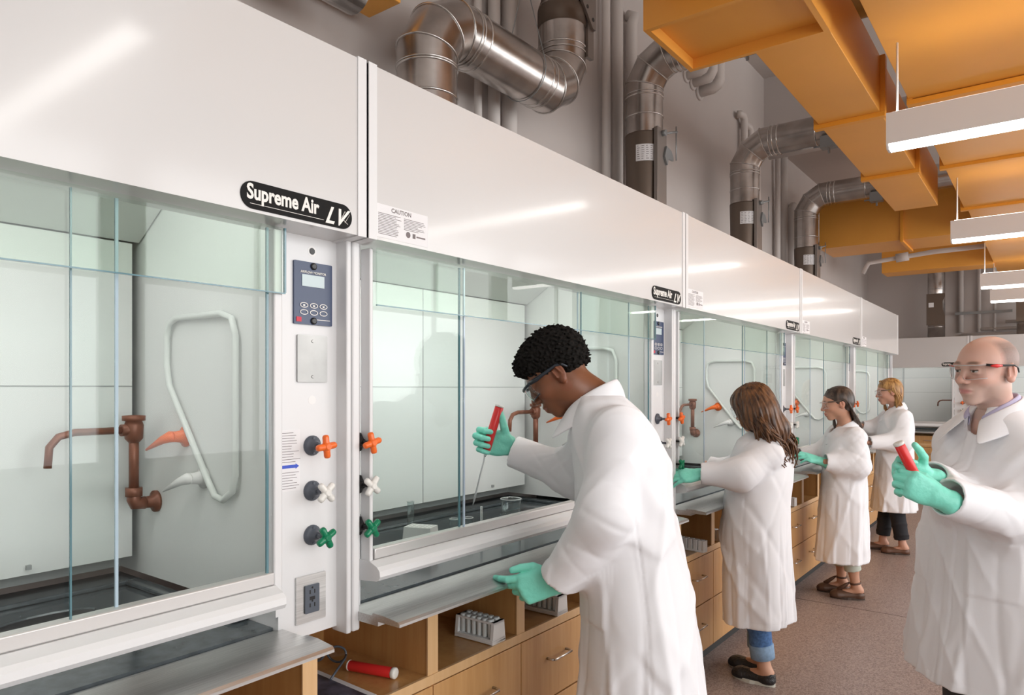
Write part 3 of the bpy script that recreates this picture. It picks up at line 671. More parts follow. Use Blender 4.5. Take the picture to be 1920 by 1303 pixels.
# red pipette controller on the shelf
t = thing('pipette_controller', 'red tube-shaped pipette controller with ivory ends lying on the shelf', 'pipette controller', (-0.19, 1.425, 0.642 + 0.0165), None, math.radians(15))
b = MB(); b.lathe((-0.078, 0, 0), [(.0145, 0), (.0155, .002), (.0155, .145), (.0145, .149)], 'x', 24); b.obj('barrel', redm, t)
b = MB(); b.lathe((0.071, 0, 0), [(.0155, 0), (.0165, .001), (.0165, .010), (.014, .013), (.006, .013)], 'x', 24); b.obj('end_cap', knobW, t); b = MB(); b.lathe((-0.082, 0, 0), [(.010, 0), (.0158, .001), (.0158, .006)], 'x', 24); b.obj('end_cap', knobW, t)
# safety goggles lying on the shelf
t = thing('safety_goggles', 'clear safety goggles with grey frame lying left of the red pipette controller', 'goggles', (-0.365, 1.395, 0.644), None, math.radians(30))
for s in (-1, 1):
    b = MB(); b.tube([(s*.035 + .03*math.cos(a), 0.004*math.sin(2*a), .03 + .024*math.sin(a)) for a in [2*math.pi*i/16 for i in range(16)]], .0035, 8, closed=True); b.obj('rim', greyp, t)
    b = MB(); b.prism([(s*.035 + .029*math.cos(2*math.pi*i/16), .03 + .023*math.sin(2*math.pi*i/16)) for i in range(16)], 'y', -.001, .001); b.obj('lens', clear, t)
    b = MB(); b.tube([(s*.065, 0, .03), (s*.072, -.03, .028), (s*.07, -.09, .018), (s*.066, -.13, .006)], .0035, 8); b.obj('temple', greyp, t)
b = MB(); b.tube([(-.008, 0, .03), (0, .004, .036), (.008, 0, .03)], .004, 8); b.obj('bridge', greyp, t)
# photo print / magazine page on the shelf
t = thing('photo_print', 'dark photo print with white border lying at the front of the shelf', 'print', (-0.205, 1.232, 0.6425), None, math.radians(-2))
b = MB(); b.box(-.14, .13, -.11, .11, 0, .002); b.obj('sheet', paper, t)
pm = M('blue_grey_photo', (0.10, 0.10, 0.14), 0.3, noise_amt=0.9, nscale=14)
b = MB(); b.box(-.118, .115, -.095, .092, .002, .0024); b.obj('picture', pm, t)
b = MB(); b.prism([(1.530, 0.642), (1.545, 0.642), (1.536, 0.70), (1.531, 0.70)], 'x', -0.145, -0.09); tag(b.obj('card', paper), 'small white card leaning against the divider beside the rack bay', 'card')
# labware in the second hood
def vessel(name, loc, r, h, lab, grp=None, spout=True, cat='beaker', liquid=None):
    t = thing(name, lab, cat, loc, grp)
    b = MB(); b.lathe((0, 0, 0), [(0.0001, .001), (r*.94, .0), (r, .004), (r, h*.96), (r*1.06, h), (r*1.06, h+.0015), (r*.98, h+.0015), (r*.96, h*.96), (r*.96, .005), (.0001, .005)], 'z', 28); b.obj('glass_body', clear, t)
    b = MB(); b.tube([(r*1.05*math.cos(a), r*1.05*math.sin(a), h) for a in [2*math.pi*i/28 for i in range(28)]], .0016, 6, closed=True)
    b.tube([(r*.97*math.cos(a), r*.97*math.sin(a), .002) for a in [2*math.pi*i/28 for i in range(28)]], .0012, 6, closed=True); b.obj('rim', M('glass_highlight', (.62, .66, .67), .1), t)  # opaque pale rings paint highlights on the glass rim and base
    if liquid:
        b = MB(); b.cyl((0, 0, .005), (0, 0, h*.3), r*.93, 20); b.obj('liquid', liquid, t)
    return t
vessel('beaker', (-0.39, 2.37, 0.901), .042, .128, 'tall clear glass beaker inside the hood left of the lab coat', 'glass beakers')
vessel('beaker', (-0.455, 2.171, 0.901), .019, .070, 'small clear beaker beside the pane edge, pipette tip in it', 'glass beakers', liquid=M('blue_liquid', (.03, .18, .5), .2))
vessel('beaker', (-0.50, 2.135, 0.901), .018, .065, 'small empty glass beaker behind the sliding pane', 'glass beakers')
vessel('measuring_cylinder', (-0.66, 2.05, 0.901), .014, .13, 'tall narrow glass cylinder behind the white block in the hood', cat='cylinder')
t = MB(); t.lathe((0, 0, 0), [(.030, 0), (.030, .003), (.004, .048), (.004, .115), (.0025, .115), (.0025, .045), (.027, .001)], 'z', 20); o = t.obj('glass_funnel', clear); o.location = (-0.41, 2.20, .902); tag(o, 'clear glass funnel standing mouth down beside the beaker', 'funnel')
for i in range(8):
    pass
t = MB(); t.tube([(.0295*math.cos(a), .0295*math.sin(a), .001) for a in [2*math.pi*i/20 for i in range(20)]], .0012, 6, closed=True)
for a in (0.4, 2.2, 3.6, 5.2): t.tube([(.029*math.cos(a), .029*math.sin(a), .002), (.0045*math.cos(a), .0045*math.sin(a), .048), (.004*math.cos(a), .004*math.sin(a), .115)], .0009, 5)  # pale streaks paint highlights up the funnel glass
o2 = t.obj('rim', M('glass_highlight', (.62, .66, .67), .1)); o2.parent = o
t = thing('tube_block', 'white block rack standing behind the sliding pane of the second hood', 'rack', (-0.43, 1.875, .901), None, math.radians(20))
b = MB(); b.prism([(-.062, 0), (.062, 0), (.052, .085), (-.052, .085)], 'y', -.035, .035); b.obj('block', whitep, t)
b = MB()
for i in range(6):
    for j in range(3): b.lathe((-.042 + .017*i, -.02 + .02*j, .085), [(.006, 0), (.006, .0008)], 'z', 10)
b.obj('hole', alu, t)

# ------------------------------------------------------------------ figures: signed-distance modelling -> one continuous mesh
import openvdb as vdb
V = lambda *a: np.array(a, dtype=np.float64)
def nrm(a): a = np.asarray(a, float); return a / (np.linalg.norm(a) + 1e-12)
def rotm(axis, ang):
    return np.array(Matrix.Rotation(ang, 3, Vector(axis)))
class SDF:
    def __init__(s, lo, hi, h):
        s.lo = np.asarray(lo, float); s.h = h; s.n = np.maximum(2, np.ceil((np.asarray(hi, float) - s.lo) / h).astype(int) + 1)
        s.F = np.full(tuple(s.n), 0.06, np.float32)
    def sub(s, lo, hi):
        a = np.clip(np.floor((np.asarray(lo) - s.lo) / s.h).astype(int), 0, s.n); b = np.clip(np.ceil((np.asarray(hi) - s.lo) / s.h).astype(int) + 1, 0, s.n)
        if np.any(b <= a): return None
        sl = tuple(slice(i, j) for i, j in zip(a, b))
        g = [(s.lo[k] + s.h * np.arange(a[k], b[k])).astype(np.float32) for k in range(3)]
        return sl, g[0][:, None, None], g[1][None, :, None], g[2][None, None, :]
    def comb(s, sl, d, k, op='u'):
        f = s.F[sl]
        if op == 'u':
            if k > 0:
                q = np.clip(0.5 + 0.5 * (f - d) / k, 0, 1); s.F[sl] = f * (1 - q) + d * q - k * q * (1 - q)
            else: s.F[sl] = np.minimum(f, d)
        else:
            if k > 0:
                q = np.clip(0.5 - 0.5 * (f + d) / k, 0, 1); s.F[sl] = f * (1 - q) - d * q + k * q * (1 - q)
            else: s.F[sl] = np.maximum(f, -d)
    def ell(s, c, r, R=None, k=0.01, op='u'):
        c = np.asarray(c, float); r = np.asarray(r, float); m = max(r) + k + 0.02; w = s.sub(c - m, c + m)
        if w is None: return s
        sl, x, y, z = w; x = x - c[0]; y = y - c[1]; z = z - c[2]
        R = np.eye(3) if R is None else R
        a, b, e = (x*R[0, i] + y*R[1, i] + z*R[2, i] for i in range(3))
        k0 = np.sqrt((a/r[0])**2 + (b/r[1])**2 + (e/r[2])**2); k1 = np.sqrt((a/r[0]**2)**2 + (b/r[1]**2)**2 + (e/r[2]**2)**2) + 1e-9
        s.comb(sl, k0 * (k0 - 1) / k1, k, op); return s
    def cone(s, a, b, ra, rb, k=0.01, op='u', flat=None, cut=None, disp=None):
        """round cone; flat=(axis vector, factor) squashes the section; cut=True ends flat at b"""
        a = np.asarray(a, float); b = np.asarray(b, float); m = max(ra, rb) + k + 0.02
        w = s.sub(np.minimum(a, b) - m, np.maximum(a, b) + m)
        if w is None: return s
        sl, x, y, z = w; ab = b - a; L2 = ab @ ab
        px_, py_, pz_ = x - a[0], y - a[1], z - a[2]
        tt = (px_*ab[0] + py_*ab[1] + pz_*ab[2]) / L2; t = np.clip(tt, 0, 1)
        qx, qy, qz = px_ - t*ab[0], py_ - t*ab[1], pz_ - t*ab[2]
        if flat is not None:
            u = nrm(flat[0]); du = (qx*u[0] + qy*u[1] + qz*u[2]) * (flat[1] - 1); qx, qy, qz = qx + u[0]*du, qy + u[1]*du, qz + u[2]*du
        d = np.sqrt(qx*qx + qy*qy + qz*qz) - (ra + t*(rb - ra))
        if disp is not None: d = d + disp(x, y, z, tt * math.sqrt(L2))
        if cut: d = np.maximum(d, (tt - 1) * math.sqrt(L2))
        s.comb(sl, d, k, op); return s
    def loft(s, st, f, k=0.02, op='u', disp=None, clip=True):
        """st: (z, cx, cy, rf, rl) stations from low to high; f: forward unit vector"""
        st = np.asarray(st, float); z0, z1 = st[0, 0], st[-1, 0]; mr = st[:, 3:5].max() + 0.06
        w = s.sub((st[:, 1].min() - mr, st[:, 2].min() - mr, z0 - 0.03), (st[:, 1].max() + mr, st[:, 2].max() + mr, z1 + 0.03))
        if w is None: return s
        sl, x, y, z = w; zz = z.ravel(); I = lambda c: np.interp(zz, st[:, 0], st[:, c]).astype(np.float32)[None, None, :]
        px_, py_ = x - I(1), y - I(2); a = px_*f[0] + py_*f[1]; b = -px_*f[1] + py_*f[0]; rf, rl = I(3), I(4)
        p = 2.3
        q = (np.abs(a/rf)**p + np.abs(b/rl)**p)**(1/p); d = (q - 1) * np.minimum(rf, rl)
        if disp is not None: d = d + disp(x, y, z, np.arctan2(b, a))
        if clip: d = np.maximum(d, np.maximum(z0 - z, z - z1))
        s.comb(sl, d, k, op); return s
    def mesh(s, name):
        g = vdb.FloatGrid(); g.copyFromArray(np.ascontiguousarray(np.clip(s.F, -0.05, 0.06)), tolerance=0.0)
        g.transform = vdb.createLinearTransform(voxelSize=s.h)
        p, t, q = g.convertToPolygons(isovalue=0.0, adaptivity=0.0)
        p = p + s.lo.astype(np.float32); return p, q[:, ::-1], t[:, ::-1]
def make_mesh(name, parts, colfn=None, smooth_it=1):
    vs = []; fs = []; n = 0
    for p, q, t in parts:
        vs.append(p); fs += [tuple(int(i) + n for i in f) for f in q] + [tuple(int(i) + n for i in f) for f in t]; n += len(p)
    P = np.concatenate(vs); me = bpy.data.meshes.new(name); me.from_pydata(P.tolist(), [], fs)
    if smooth_it:
        E = np.empty(len(me.edges)*2, np.int32); me.edges.foreach_get('vertices', E); E = E.reshape(-1, 2); P = P.astype(np.float64)
        for it in range(smooth_it):
            for lam in (0.5, -0.46):
                acc = np.zeros_like(P); cnt = np.zeros(len(P))
                for k in range(3):
                    acc[:, k] = np.bincount(E[:, 0], P[E[:, 1], k], len(P)) + np.bincount(E[:, 1], P[E[:, 0], k], len(P))
                cnt = np.bincount(E.ravel(), minlength=len(P)) + 1e-9
                P = P + lam * (acc / cnt[:, None] - P)
        me.vertices.foreach_set('co', P.astype(np.float32).ravel())
    me.polygons.foreach_set('use_smooth', np.ones(len(me.polygons), bool))
    if colfn is not None:
        c = colfn(P); a = me.color_attributes.new('Col', 'FLOAT_COLOR', 'POINT'); a.data.foreach_set('color', np.concatenate([c, np.ones((len(c), 1))], 1).astype(np.float32).ravel())
    me.update(); return me
def vcol_mat(name, rough=0.5, sss=0.0, bump=0.0, bscale=300):
    if name in MAT: return MAT[name]
    m = bpy.data.materials.new(name); m.use_nodes = True; nt = m.node_tree; b = nt.nodes['Principled BSDF']
    a = nt.nodes.new('ShaderNodeVertexColor'); a.layer_name = 'Col'; nt.links.new(a.outputs[0], b.inputs['Base Color'])
    b.inputs['Roughness'].default_value = rough
    if sss: b.inputs['Subsurface Weight'].default_value = sss; b.inputs['Subsurface Radius'].default_value = (0.01, 0.004, 0.002); b.inputs['Subsurface Scale'].default_value = 0.5
    if bump:
        tc = nt.nodes.new('ShaderNodeTexCoord'); n2 = nt.nodes.new('ShaderNodeTexNoise'); n2.inputs['Scale'].default_value = bscale
        nt.links.new(tc.outputs['Object'], n2.inputs['Vector']); bp = nt.nodes.new('ShaderNodeBump'); bp.inputs['Strength'].default_value = bump; bp.inputs['Distance'].default_value = 0.002
        nt.links.new(n2.outputs['Fac'], bp.inputs['Height']); nt.links.new(bp.outputs[0], b.inputs['Normal'])
    MAT[name] = m; return m
def fabric(name, col, rough=0.85):
    m = M(name, col, rough, spec=0.25, bump=0.12, bscale=900); return m
def RIDGE(v): return 1.5*np.exp(-(np.sin(v*.5)/.30)**2) - .45 + .25*np.cos(v)
class Waves:
    """smooth pseudo-random cloth folds: warped sines"""
    def __init__(s, seed, freqs, amp):
        r = np.random.RandomState(seed); s.t = []
        for fr in freqs:
            fr = np.asarray(fr, float)
            s.t.append((fr * (0.8 + 0.4*r.rand()), r.rand()*6.28, (r.rand(3)-.5)*9, r.rand()*6.28, 0.8 + 0.7*r.rand()))
        s.amp = amp / max(1, len(freqs))**0.5
    def __call__(s, x, y, z):
        o = 0
        for i_, (k, ph, k2, p2, w) in enumerate(s.t): q_ = k2[0]*x + k2[1]*y + k2[2]*z + p2; o = o + (-1 if i_ % 3 else .7) * RIDGE(k[0]*x + k[1]*y + k[2]*z + ph + 1.5*w*np.sin(q_)) * np.clip(.45 + .75*np.sin(2.3*q_ + ph), 0, 1)
        return o * s.amp

# ---- head, in its own frame: x forward, y to the person's left, z up, origin between the ears
def head(S, H, R, sc=1.0, nose=1.0, jaw=1.0, female=False, ear=True, lips=1.0, chin=1.0):
    T = lambda p: H + R @ (np.asarray(p, float) * sc)
    def E(c, r, k=0.012, op='u', rot=None):
        Q = R if rot is None else R @ rot
        S.ell(T(c), np.asarray(r) * sc, Q, k*sc, op)
    def K(a, b, ra, rb, k=0.01, op='u'): S.cone(T(a), T(b), ra*sc, rb*sc, k*sc, op)
    E((-.014, 0, .036), (.098, .077, .083), 0)
    E((.026, 0, .008), (.064, .066, .086), .03)
    E((.020, 0, -.052), (.062*jaw, .053*jaw, .050), .03)
    E((.068, 0, -.094), (.022*chin, .022, .017), .028)
    for s in (-1, 1):
        E((.055, s*.041, -.022), (.026, .020, .020), .025)
        E((.080, s*.026, .030), (.014, .028, .009), .016)
        E((-.004, s*.046, -.060), (.030, .014, .030), .03)
    E((.074, 0, -.056), (.024, .032, .028), .022)
    for s in (-1, 1): E((.101, s*.032, .010), (.018, .018, .0125), .014, 's')
    K((.086, 0, .026), (.110*1.0, 0, -.016), .0075, .0095*nose, .014)
    E((.1115, 0, -.022), (.0105*nose, .0105*nose, .0095), .008)
    for s in (-1, 1):
        E((.101, s*.0115*nose, -.027), (.011, .0072*nose, .0072), .006)
        E((.1075, s*.0065*nose, -.034), (.0045, .0035, .003), .002, 's')
        E((.0775, s*.031, .009), (.0130, .0150, .0125), .004)     # eyeball under the lids
        E((.0800, s*.031, .0165), (.0125, .0165, .0060), .004)    # upper lid
        E((.0790, s*.031, .0010), (.0115, .0150, .0040), .004)    # lower lid
    E((.0945, 0, -.0525), (.0115, .0225, .0062*lips), .007)
    E((.0925, 0, -.0655), (.0110, .0195, .0075*lips), .007)
    K((.1065, -.010, -.0592), (.1065, .010, -.0592), .0020, .0020, .003, 's')
    for s in (-1, 1): K((.1065, s*.010, -.0592), (.0935, s*.0245, -.0605), .0020, .0012, .003, 's')
    if ear:
        for s in (-1, 1):
            rt = rotm((0, 1, 0), -0.2) @ rotm((0, 0, 1), -s*0.30)
            E((-.016, s*.079, -.004), (.0195, .0065, .0320), .006, rot=rt)
            E((-.012, s*.083, -.026), (.0100, .0060, .0110), .006, rot=rt)
            E((-.010, s*.0875, .000), (.0105, .0050, .0190), .004, 's', rot=rt)
            K((-.002, s*.083, .012), (-.002, s*.083, -.012), .0035, .003, .004)
            K((-.018, s*.0875, .016), (-.022, s*.0865, -.012), .0028, .0022, .003)
    return T
def head_cols(P, H, R, sc, skin, lip, brow, eye=True, stubble=None, scalp=None, iris=(0.12, 0.09, 0.06), lids=False):
    L_ = ((P - H) @ R) / sc; x, y, z = L_.T; c = np.tile(np.asarray(skin, float), (len(P), 1)); rs = np.random.RandomState(1)
    def mixc(mask, col, a=1.0):
        w_ = np.clip(mask, 0, 1)[:, None] * a; c[:] = c*(1-w_) + np.asarray(col)*w_
    ss = lambda v, a, b: np.clip((v-a)/(b-a), 0, 1)
    near = (np.abs(x) < .14) & (np.abs(y) < .12) & (z > -.17) & (z < .14)
    blush = np.exp(-(((np.abs(y)-.045)/.022)**2 + ((z+.022)/.02)**2)) * (x > .03); mixc(blush * near, np.asarray(skin)*np.array([1.05, .82, .80]), .5)
    nosem = np.exp(-((y/.018)**2 + ((z+.02)/.018)**2)) * (x > .095); mixc(nosem*near, np.asarray(skin)*np.array([1.03, .82, .8]), .4)
    mixc((np.abs(y) > .070) * near * (x < .02), np.asarray(skin)*np.array([1.03, .80, .76]), .5)
    lm = np.exp(-(((z+.059)/(.0095*np.sqrt(np.clip(1-(y/.027)**2, .02, 1))))**4 + (y/.025)**6)) * (x > .085); mixc(lm*near, lip, .9)
    bw = np.exp(-(((z-.034-.004*np.cos((np.abs(y)-.03)*60))/.0045)**4 + ((np.abs(y)-.031)/.019)**4)) * (x > .05); mixc(bw*near, brow, .8)
    if eye:
        for s in (-1, 1):
            yy = y - s*.031
            w_ = (x > .080) & (np.abs(yy) < .0125) & (np.abs(z-.0085) < .0042*np.sqrt(np.clip(1-(yy/.0125)**2, 0, 1)))
            if not lids:
                c[w_ & near] = (.62, .58, .55)
                c[w_ & near & ((yy)**2 + (z-.008)**2 < .0052**2)] = iris
                c[w_ & near & ((yy)**2 + (z-.008)**2 < .0024**2)] = (.01, .01, .01)
            ed = (x > .078) & (np.abs(yy) < .014) & (np.abs(z-(.0125 if not lids else .006)) < .0016); c[ed & near] = np.asarray(brow)*.6
    if stubble is not None:
        m = ss(-z, .028, .05) * ss(x - .25*np.clip(z+.10, -1, 0), -.03, .02) * (1-np.exp(-(((z+.059)/.010)**4 + (y/.026)**4))); mixc(m*near, stubble, .42)
    if scalp is not None: 
        m = scalp(x, y, z); mixc(m*near, (.17, .115, .095), .78)
        c[:] = c * (1 - 0.18*(rs.rand(len(P))[:, None]) * (m*near)[:, None])
    return c

# ---- hand: frame columns = fingers, thumb side, back of hand
FING = [((.090, .031, 0), (.042, .026, .021), .0088), ((.095, .0105, .002), (.047, .030, .022), .0090), ((.090, -.010, .001), (.043, .028, .021), .0085), ((.082, -.029, -.002), (.034, .021, .018), .0075)]
def hand(S, W, X, Y, Z, curls, thumb, sc=1.0, spread=(.05, .01, -.03, -.08), glove=1.08, cuff=0.03):
    X, Y, Z = nrm(X), nrm(Y), nrm(Z); B = np.stack([X, Y, Z], 1); T = lambda p: W + B @ (np.asarray(p, float)*sc); g = glove*sc
    if cuff > 0:
        S.cone(T((-cuff-.02, 0, 0)), T((.012, 0, 0)), .035*g, .028*g, .008, flat=(Z, 1.12))
    for (kn, ln, r), cu, sp in zip(FING, curls, spread):
        S.cone(T((.006, kn[1]*.55, 0)), T(kn), .0165*g, .0135*g, .012)
        p = np.array(kn, float); ang = 0.0
        for j in range(3):
            ang += cu[j]; d = np.array([math.cos(ang)*math.cos(sp), math.sin(sp)*abs(math.cos(ang))**.5, -math.sin(ang)]); q = p + d*ln[j]
            S.cone(T(p), T(q), (r*(1.18 - .10*j))*g, (r*(1.08 - .10*j))*g, .005 if j == 0 else .0022); p = q
    S.ell(T((.052, 0, -.004)), np.array((.045, .038, .0155))*g, B, .012)
    S.ell(T((.028, .022, -.012)), np.array((.028, .018, .016))*g, B, .012)
    p = np.array((.022, .026, -.008))
    for j, (d, l) in enumerate(zip(thumb, (.040, .032, .026))):
        q = p + nrm(d)*l; S.cone(T(p), T(q), (.0145, .0118, .0105)[j]*g, (.0122, .0108, .0085)[j]*g, .006 if j == 0 else .0025); p = q
    return T

def skinm(n, r=0.5, s=0.12): return vcol_mat(n, r, s)
coatm = M('white_lab_coat_cotton', (0.86, 0.86, 0.89), 0.85, spec=0.2, bump=0.10, bscale=1100)
glovem = M('mint_nitrile_glove', (0.23, 0.78, 0.62), 0.38, spec=0.5, bump=0.25, bscale=60)
lensm = glass('goggle_lens', (0.93, 0.95, 0.96), 2.6)
def dirs(f):
    f = nrm([f[0], f[1], 0]); return f, V(-f[1], f[0], 0)
def headR(f, pitch, roll=0.0, yaw=0.0):
    f = nrm([f[0], f[1], 0]); up = V(0, 0, 1); l = np.cross(up, f)
    F = f*math.cos(pitch) - up*math.sin(pitch); U = f*math.sin(pitch) + up*math.cos(pitch)
    R = np.stack([F, l, U], 1); return rotm(tuple(F), roll) @ R
def bbox(pts, m): P = np.array(pts); return P.min(0) - m, P.max(0) + m
def sleeve(S, sh, el, wr, r, seed, k=0.03, amp=0.0065, hollow=True):
    """upper arm + forearm with crosswise creases gathered at the elbow, open flat cuff"""
    W = Waves(seed, [(26, 12, 52), (-46, 30, 22), (12, -50, 38), (36, 34, -46)], amp)
    W2 = Waves(seed+5, [(90, 40, 70), (-70, 90, 60)], amp*.30)
    dd = lambda x, y, z, s_: W(x, y, z) + W2(x, y, z)
    Lf = np.linalg.norm(wr - el); S.cone(sh, el, r[0], r[1], k, disp=dd); S.cone(el, wr, r[1]*1.04, r[2], .07, cut=True, disp=lambda x, y, z, s_: dd(x, y, z, s_)*np.clip((Lf - .02 - s_)/.09, .12, 1))
    u = nrm(wr - el)
    if hollow: S.cone(wr - u*.05, wr + u*.06, r[2]-.009, r[2]-.005, .0, 's')
def coat(name, parent, st, f, arms, seed, h, neck, fold=0.010, hem_open=True, back=None, placket=True, pockets=True, nf=(9, 14, 5), neck_r=.062, extra=None):
    f, l = dirs(f); st = np.asarray(st, float); pts = [(a[1], a[2], a[0]) for a in st]
    for a in arms: pts += list(a[0])
    lo, hi = bbox(pts, .30); lo[2] = st[0, 0] - .03; hi[2] = neck[2] + .10
    mr = st[:, 3:5].max() + .07
    for k in (0, 1):
        allp = [a[1+k] for a in st] ; ar = [p[k] for a in arms for p in a[0]]
        lo[k] = min([min(allp) - mr] + [v - .10 for v in ar]); hi[k] = max([max(allp) + mr] + [v + .10 for v in ar])
    S = SDF(lo, hi, h)
    z0, z1 = st[0, 0], st[-1, 0]; zw = z0 + (z1 - z0)*.60
    W = Waves(seed, [(26, 14, 16), (-20, 30, 14), (34, -18, 24), (16, 38, -20), (-30, -34, 12)], .0085); rs = np.random.RandomState(seed)
    ph = rs.rand(6)*6.28
    def disp(x, y, z, th):
        t = np.clip((zw - z)/(zw - z0), 0, 1)**.8
        wob = 0.5*np.sin(5*z + ph[0]) + .25*np.sin(11*z + ph[1])
        s_ = RIDGE(nf[0]*th + ph[2] + wob)*.5 - RIDGE(nf[1]*th + ph[3] - wob)*.3 + np.sin(nf[2]*th + ph[4] + wob*.6)*.5
        d = -fold * t * s_ + W(x, y, z)*(1 - .35*t)
        return d
    S.loft(st, f, 0, disp=disp)
    if extra: extra(S)
    for a in arms: sleeve(S, *a[0], a[1], a[2])
    if placket:   # button front: raised band along the front edge
        for (za, zb) in ((z0, z1 - .02),):
            w = S.sub(lo, hi); sl, x, y, z = w; zz = z.ravel()
            cx = np.interp(zz, st[:, 0], st[:, 1])[None, None, :]; cy = np.interp(zz, st[:, 0], st[:, 2])[None, None, :]
            a = (x-cx)*f[0] + (y-cy)*f[1]; b = (x-cx)*l[0] + (y-cy)*l[1]
            band = (np.clip((.022 - np.abs(b))/.004, 0, 1) * (a > .02)).astype(np.float32); S.F[sl] -= .0030*band
            seam_ = np.exp(-((b - .024)/.0025)**2) * (a > .02); S.F[sl] += (.002*seam_).astype(np.float32)
            for sd in (-1, 1):   # side seams
                S.F[sl] += (.0022*np.exp(-((a + .02)/.003)**2) * (b*sd > 0) * (z < z1 - .30)).astype(np.float32)
            hz = np.exp(-((z - (z0+.03))/.0022)**2); S.F[sl] += (.0012*hz).astype(np.float32)
            if pockets:
                hw = st[:, 4].max()*.48
                for sd in (-1, 1):
                    u = (b*sd - hw)/.078; v = (z - (z0 + (z1-z0)*.44))/.095
                    m = np.clip((1 - np.maximum(np.abs(u), np.abs(v)))/.03, 0, 1) * (a > -.02); S.F[sl] -= (.0032*m).astype(np.float32)
    # neck opening
    up = nrm(V(0, 0, 1) + f*.25); S.cone(neck - up*.10, neck + up*.16, neck_r*.7, neck_r*1.06, .008, 's')
    S.ell(neck + f*.055 - V(0, 0, .045), (.045, .045, .06), np.stack([f, l, V(0, 0, 1)], 1), .01, 's')
    if hem_open:   # hollow skirt
        sk = st[st[:, 0] <= zw].copy(); sk[:, 3:5] -= .014; sk[0, 0] -= .03
        S.loft(sk, f, .004, 's', disp=disp, clip=True)
    me = make_mesh(name, [S.mesh(name)], None, 1); me.materials.append(coatm)
    return link(name, me, parent)
def collar(parent, neck, f, R_=.066, h=.045, flare=1.0, drop=.075, spread=.30, lean=.25, name='collar'):
    f, l = dirs(f); up = nrm(V(0, 0, 1) + f*lean); fw = nrm(np.cross(l, up)); n = 40; mb = MB(); rows = []
    for i in range(n+1):
        th = math.radians(-158 + 316*i/n); c = -math.cos(th)     # 0 = back of the neck
        a = abs(th)/math.radians(158)
        d = fw*c*1.12 + l*math.sin(th)
        side = 1 + .18*a*a
        b0 = neck + d*R_*side*.97 - up*(.012 + .045*a**3) + fw*(.03*a**3)
        b1 = neck + d*(R_*side + .000) + up*(h*(1-.55*a*a)) + fw*(.012*a**2) - up*.035*a**3
        b2 = neck + d*(R_*side + .010) + up*(h*(1-.60*a*a) - .006) + fw*(.015*a**2) - up*.035*a**3
        b3 = neck + d*(R_*side + .019*flare + .040*flare*a**2) - up*(.006 + drop*.40 + drop*.70*a**2) + fw*(spread*.14*a**3) + l*np.sign(th)*(.03*a**3)
        rows.append([Vector(p) for p in (b0, (b0+b1)/2 - d*.001, b1, (b1*.4+b2*.6) + up*.003, b2, (b2+b3)/2 + d*.004, b3)])
    for thk in (0,):
        G = [[mb.bm.verts.new(p) for p in r] for r in rows]
        for i in range(n):
            for j in range(6): q = mb._f([G[i][j], G[i+1][j], G[i+1][j+1], G[i][j+1]]); q.smooth = True
    o = mb.obj(name, coatm, parent); s = o.modifiers.new('thickness', 'SOLIDIFY'); s.thickness = .0035; s.offset = 0
    ss_ = o.modifiers.new('smooth', 'SUBSURF'); ss_.levels = 1; ss_.render_levels = 1
    return o
def glasses(parent, T, Q, sc, frame, tint=None, arm=None, style='wrap', accent=None):
    """safety spectacles worn on the head; T maps head-frame points to the world"""
    t = MB(); P = lambda *p: Vector(T(p))
    top = []; bot = []
    for i in range(25):
        a = math.radians(-78 + 156*i/24); x = .062 + .050*math.cos(a)*1.0; y = .070*math.sin(a)
        nose_gap = .018*math.exp(-(y/.010)**2)
        top.append(P(x+.004, y, .031)); bot.append(P(x + .001, y, -.020 + nose_gap + .006*abs(y)/.07))
    L_ = MB(); A = [L_.bm.verts.new(p) for p in top]; m_ = [L_.bm.verts.new(Vector(T((0,0,0)))*0 + (a.co if False else a)) for a in [(top[i]+bot[i])/2 + (Vector(T((.004,0,0)))-Vector(T((0,0,0)))) for i in range(25)]]; B = [L_.bm.verts.new(p) for p in bot]
    for i in range(24):
        for U_, D_ in ((A, m_), (m_, B)):
            q = L_._f([U_[i], U_[i+1], D_[i+1], D_[i]]); q.smooth = True
    lo = L_.obj('lens', lensm, parent)
    if style == 'frame': t.tube(top, .0050*sc, 8)
    else: t.tube(top, .0016*sc, 6)
    t.tube(bot, (.0022 if style == 'frame' else .0011)*sc, 6)
    fo = t.obj('glasses_frame', frame, parent)
    for s, e in ((-1, top[0]), (1, top[-1])):
        b = MB(); b.tube([e, P(.055, s*.077, .027), P(.02, s*.0835, .024), P(-.022, s*.0845, .021), P(-.040, s*.083, .010), P(-.048, s*.080, -.006)], [q*sc*(1.55 if style == 'frame' else 1) for q in (.0042, .0048, .0034, .003, .003, .0022)], 8)
        b.obj('temple', arm or frame, fo)
        if accent:
            b = MB(); b.tube([P(.070, s*.081, .027), P(.050, s*.084, .025), P(.030, s*.0855, .0245)], [.003, .0068, .003], 8); b.obj('temple_pad', accent, fo)
    return lo
def strands(parent, curves, r, m, name='hair', rad=None, n=6):
    mb = MB()
    for c in curves:
        k = len(c); mb.tube([Vector(p) for p in c], [r*(.45 + .75*math.sin(math.pi*min(.98, (i+.6)/k))**.6) for i in range(k)], n)
    return mb.obj(name, m, parent)
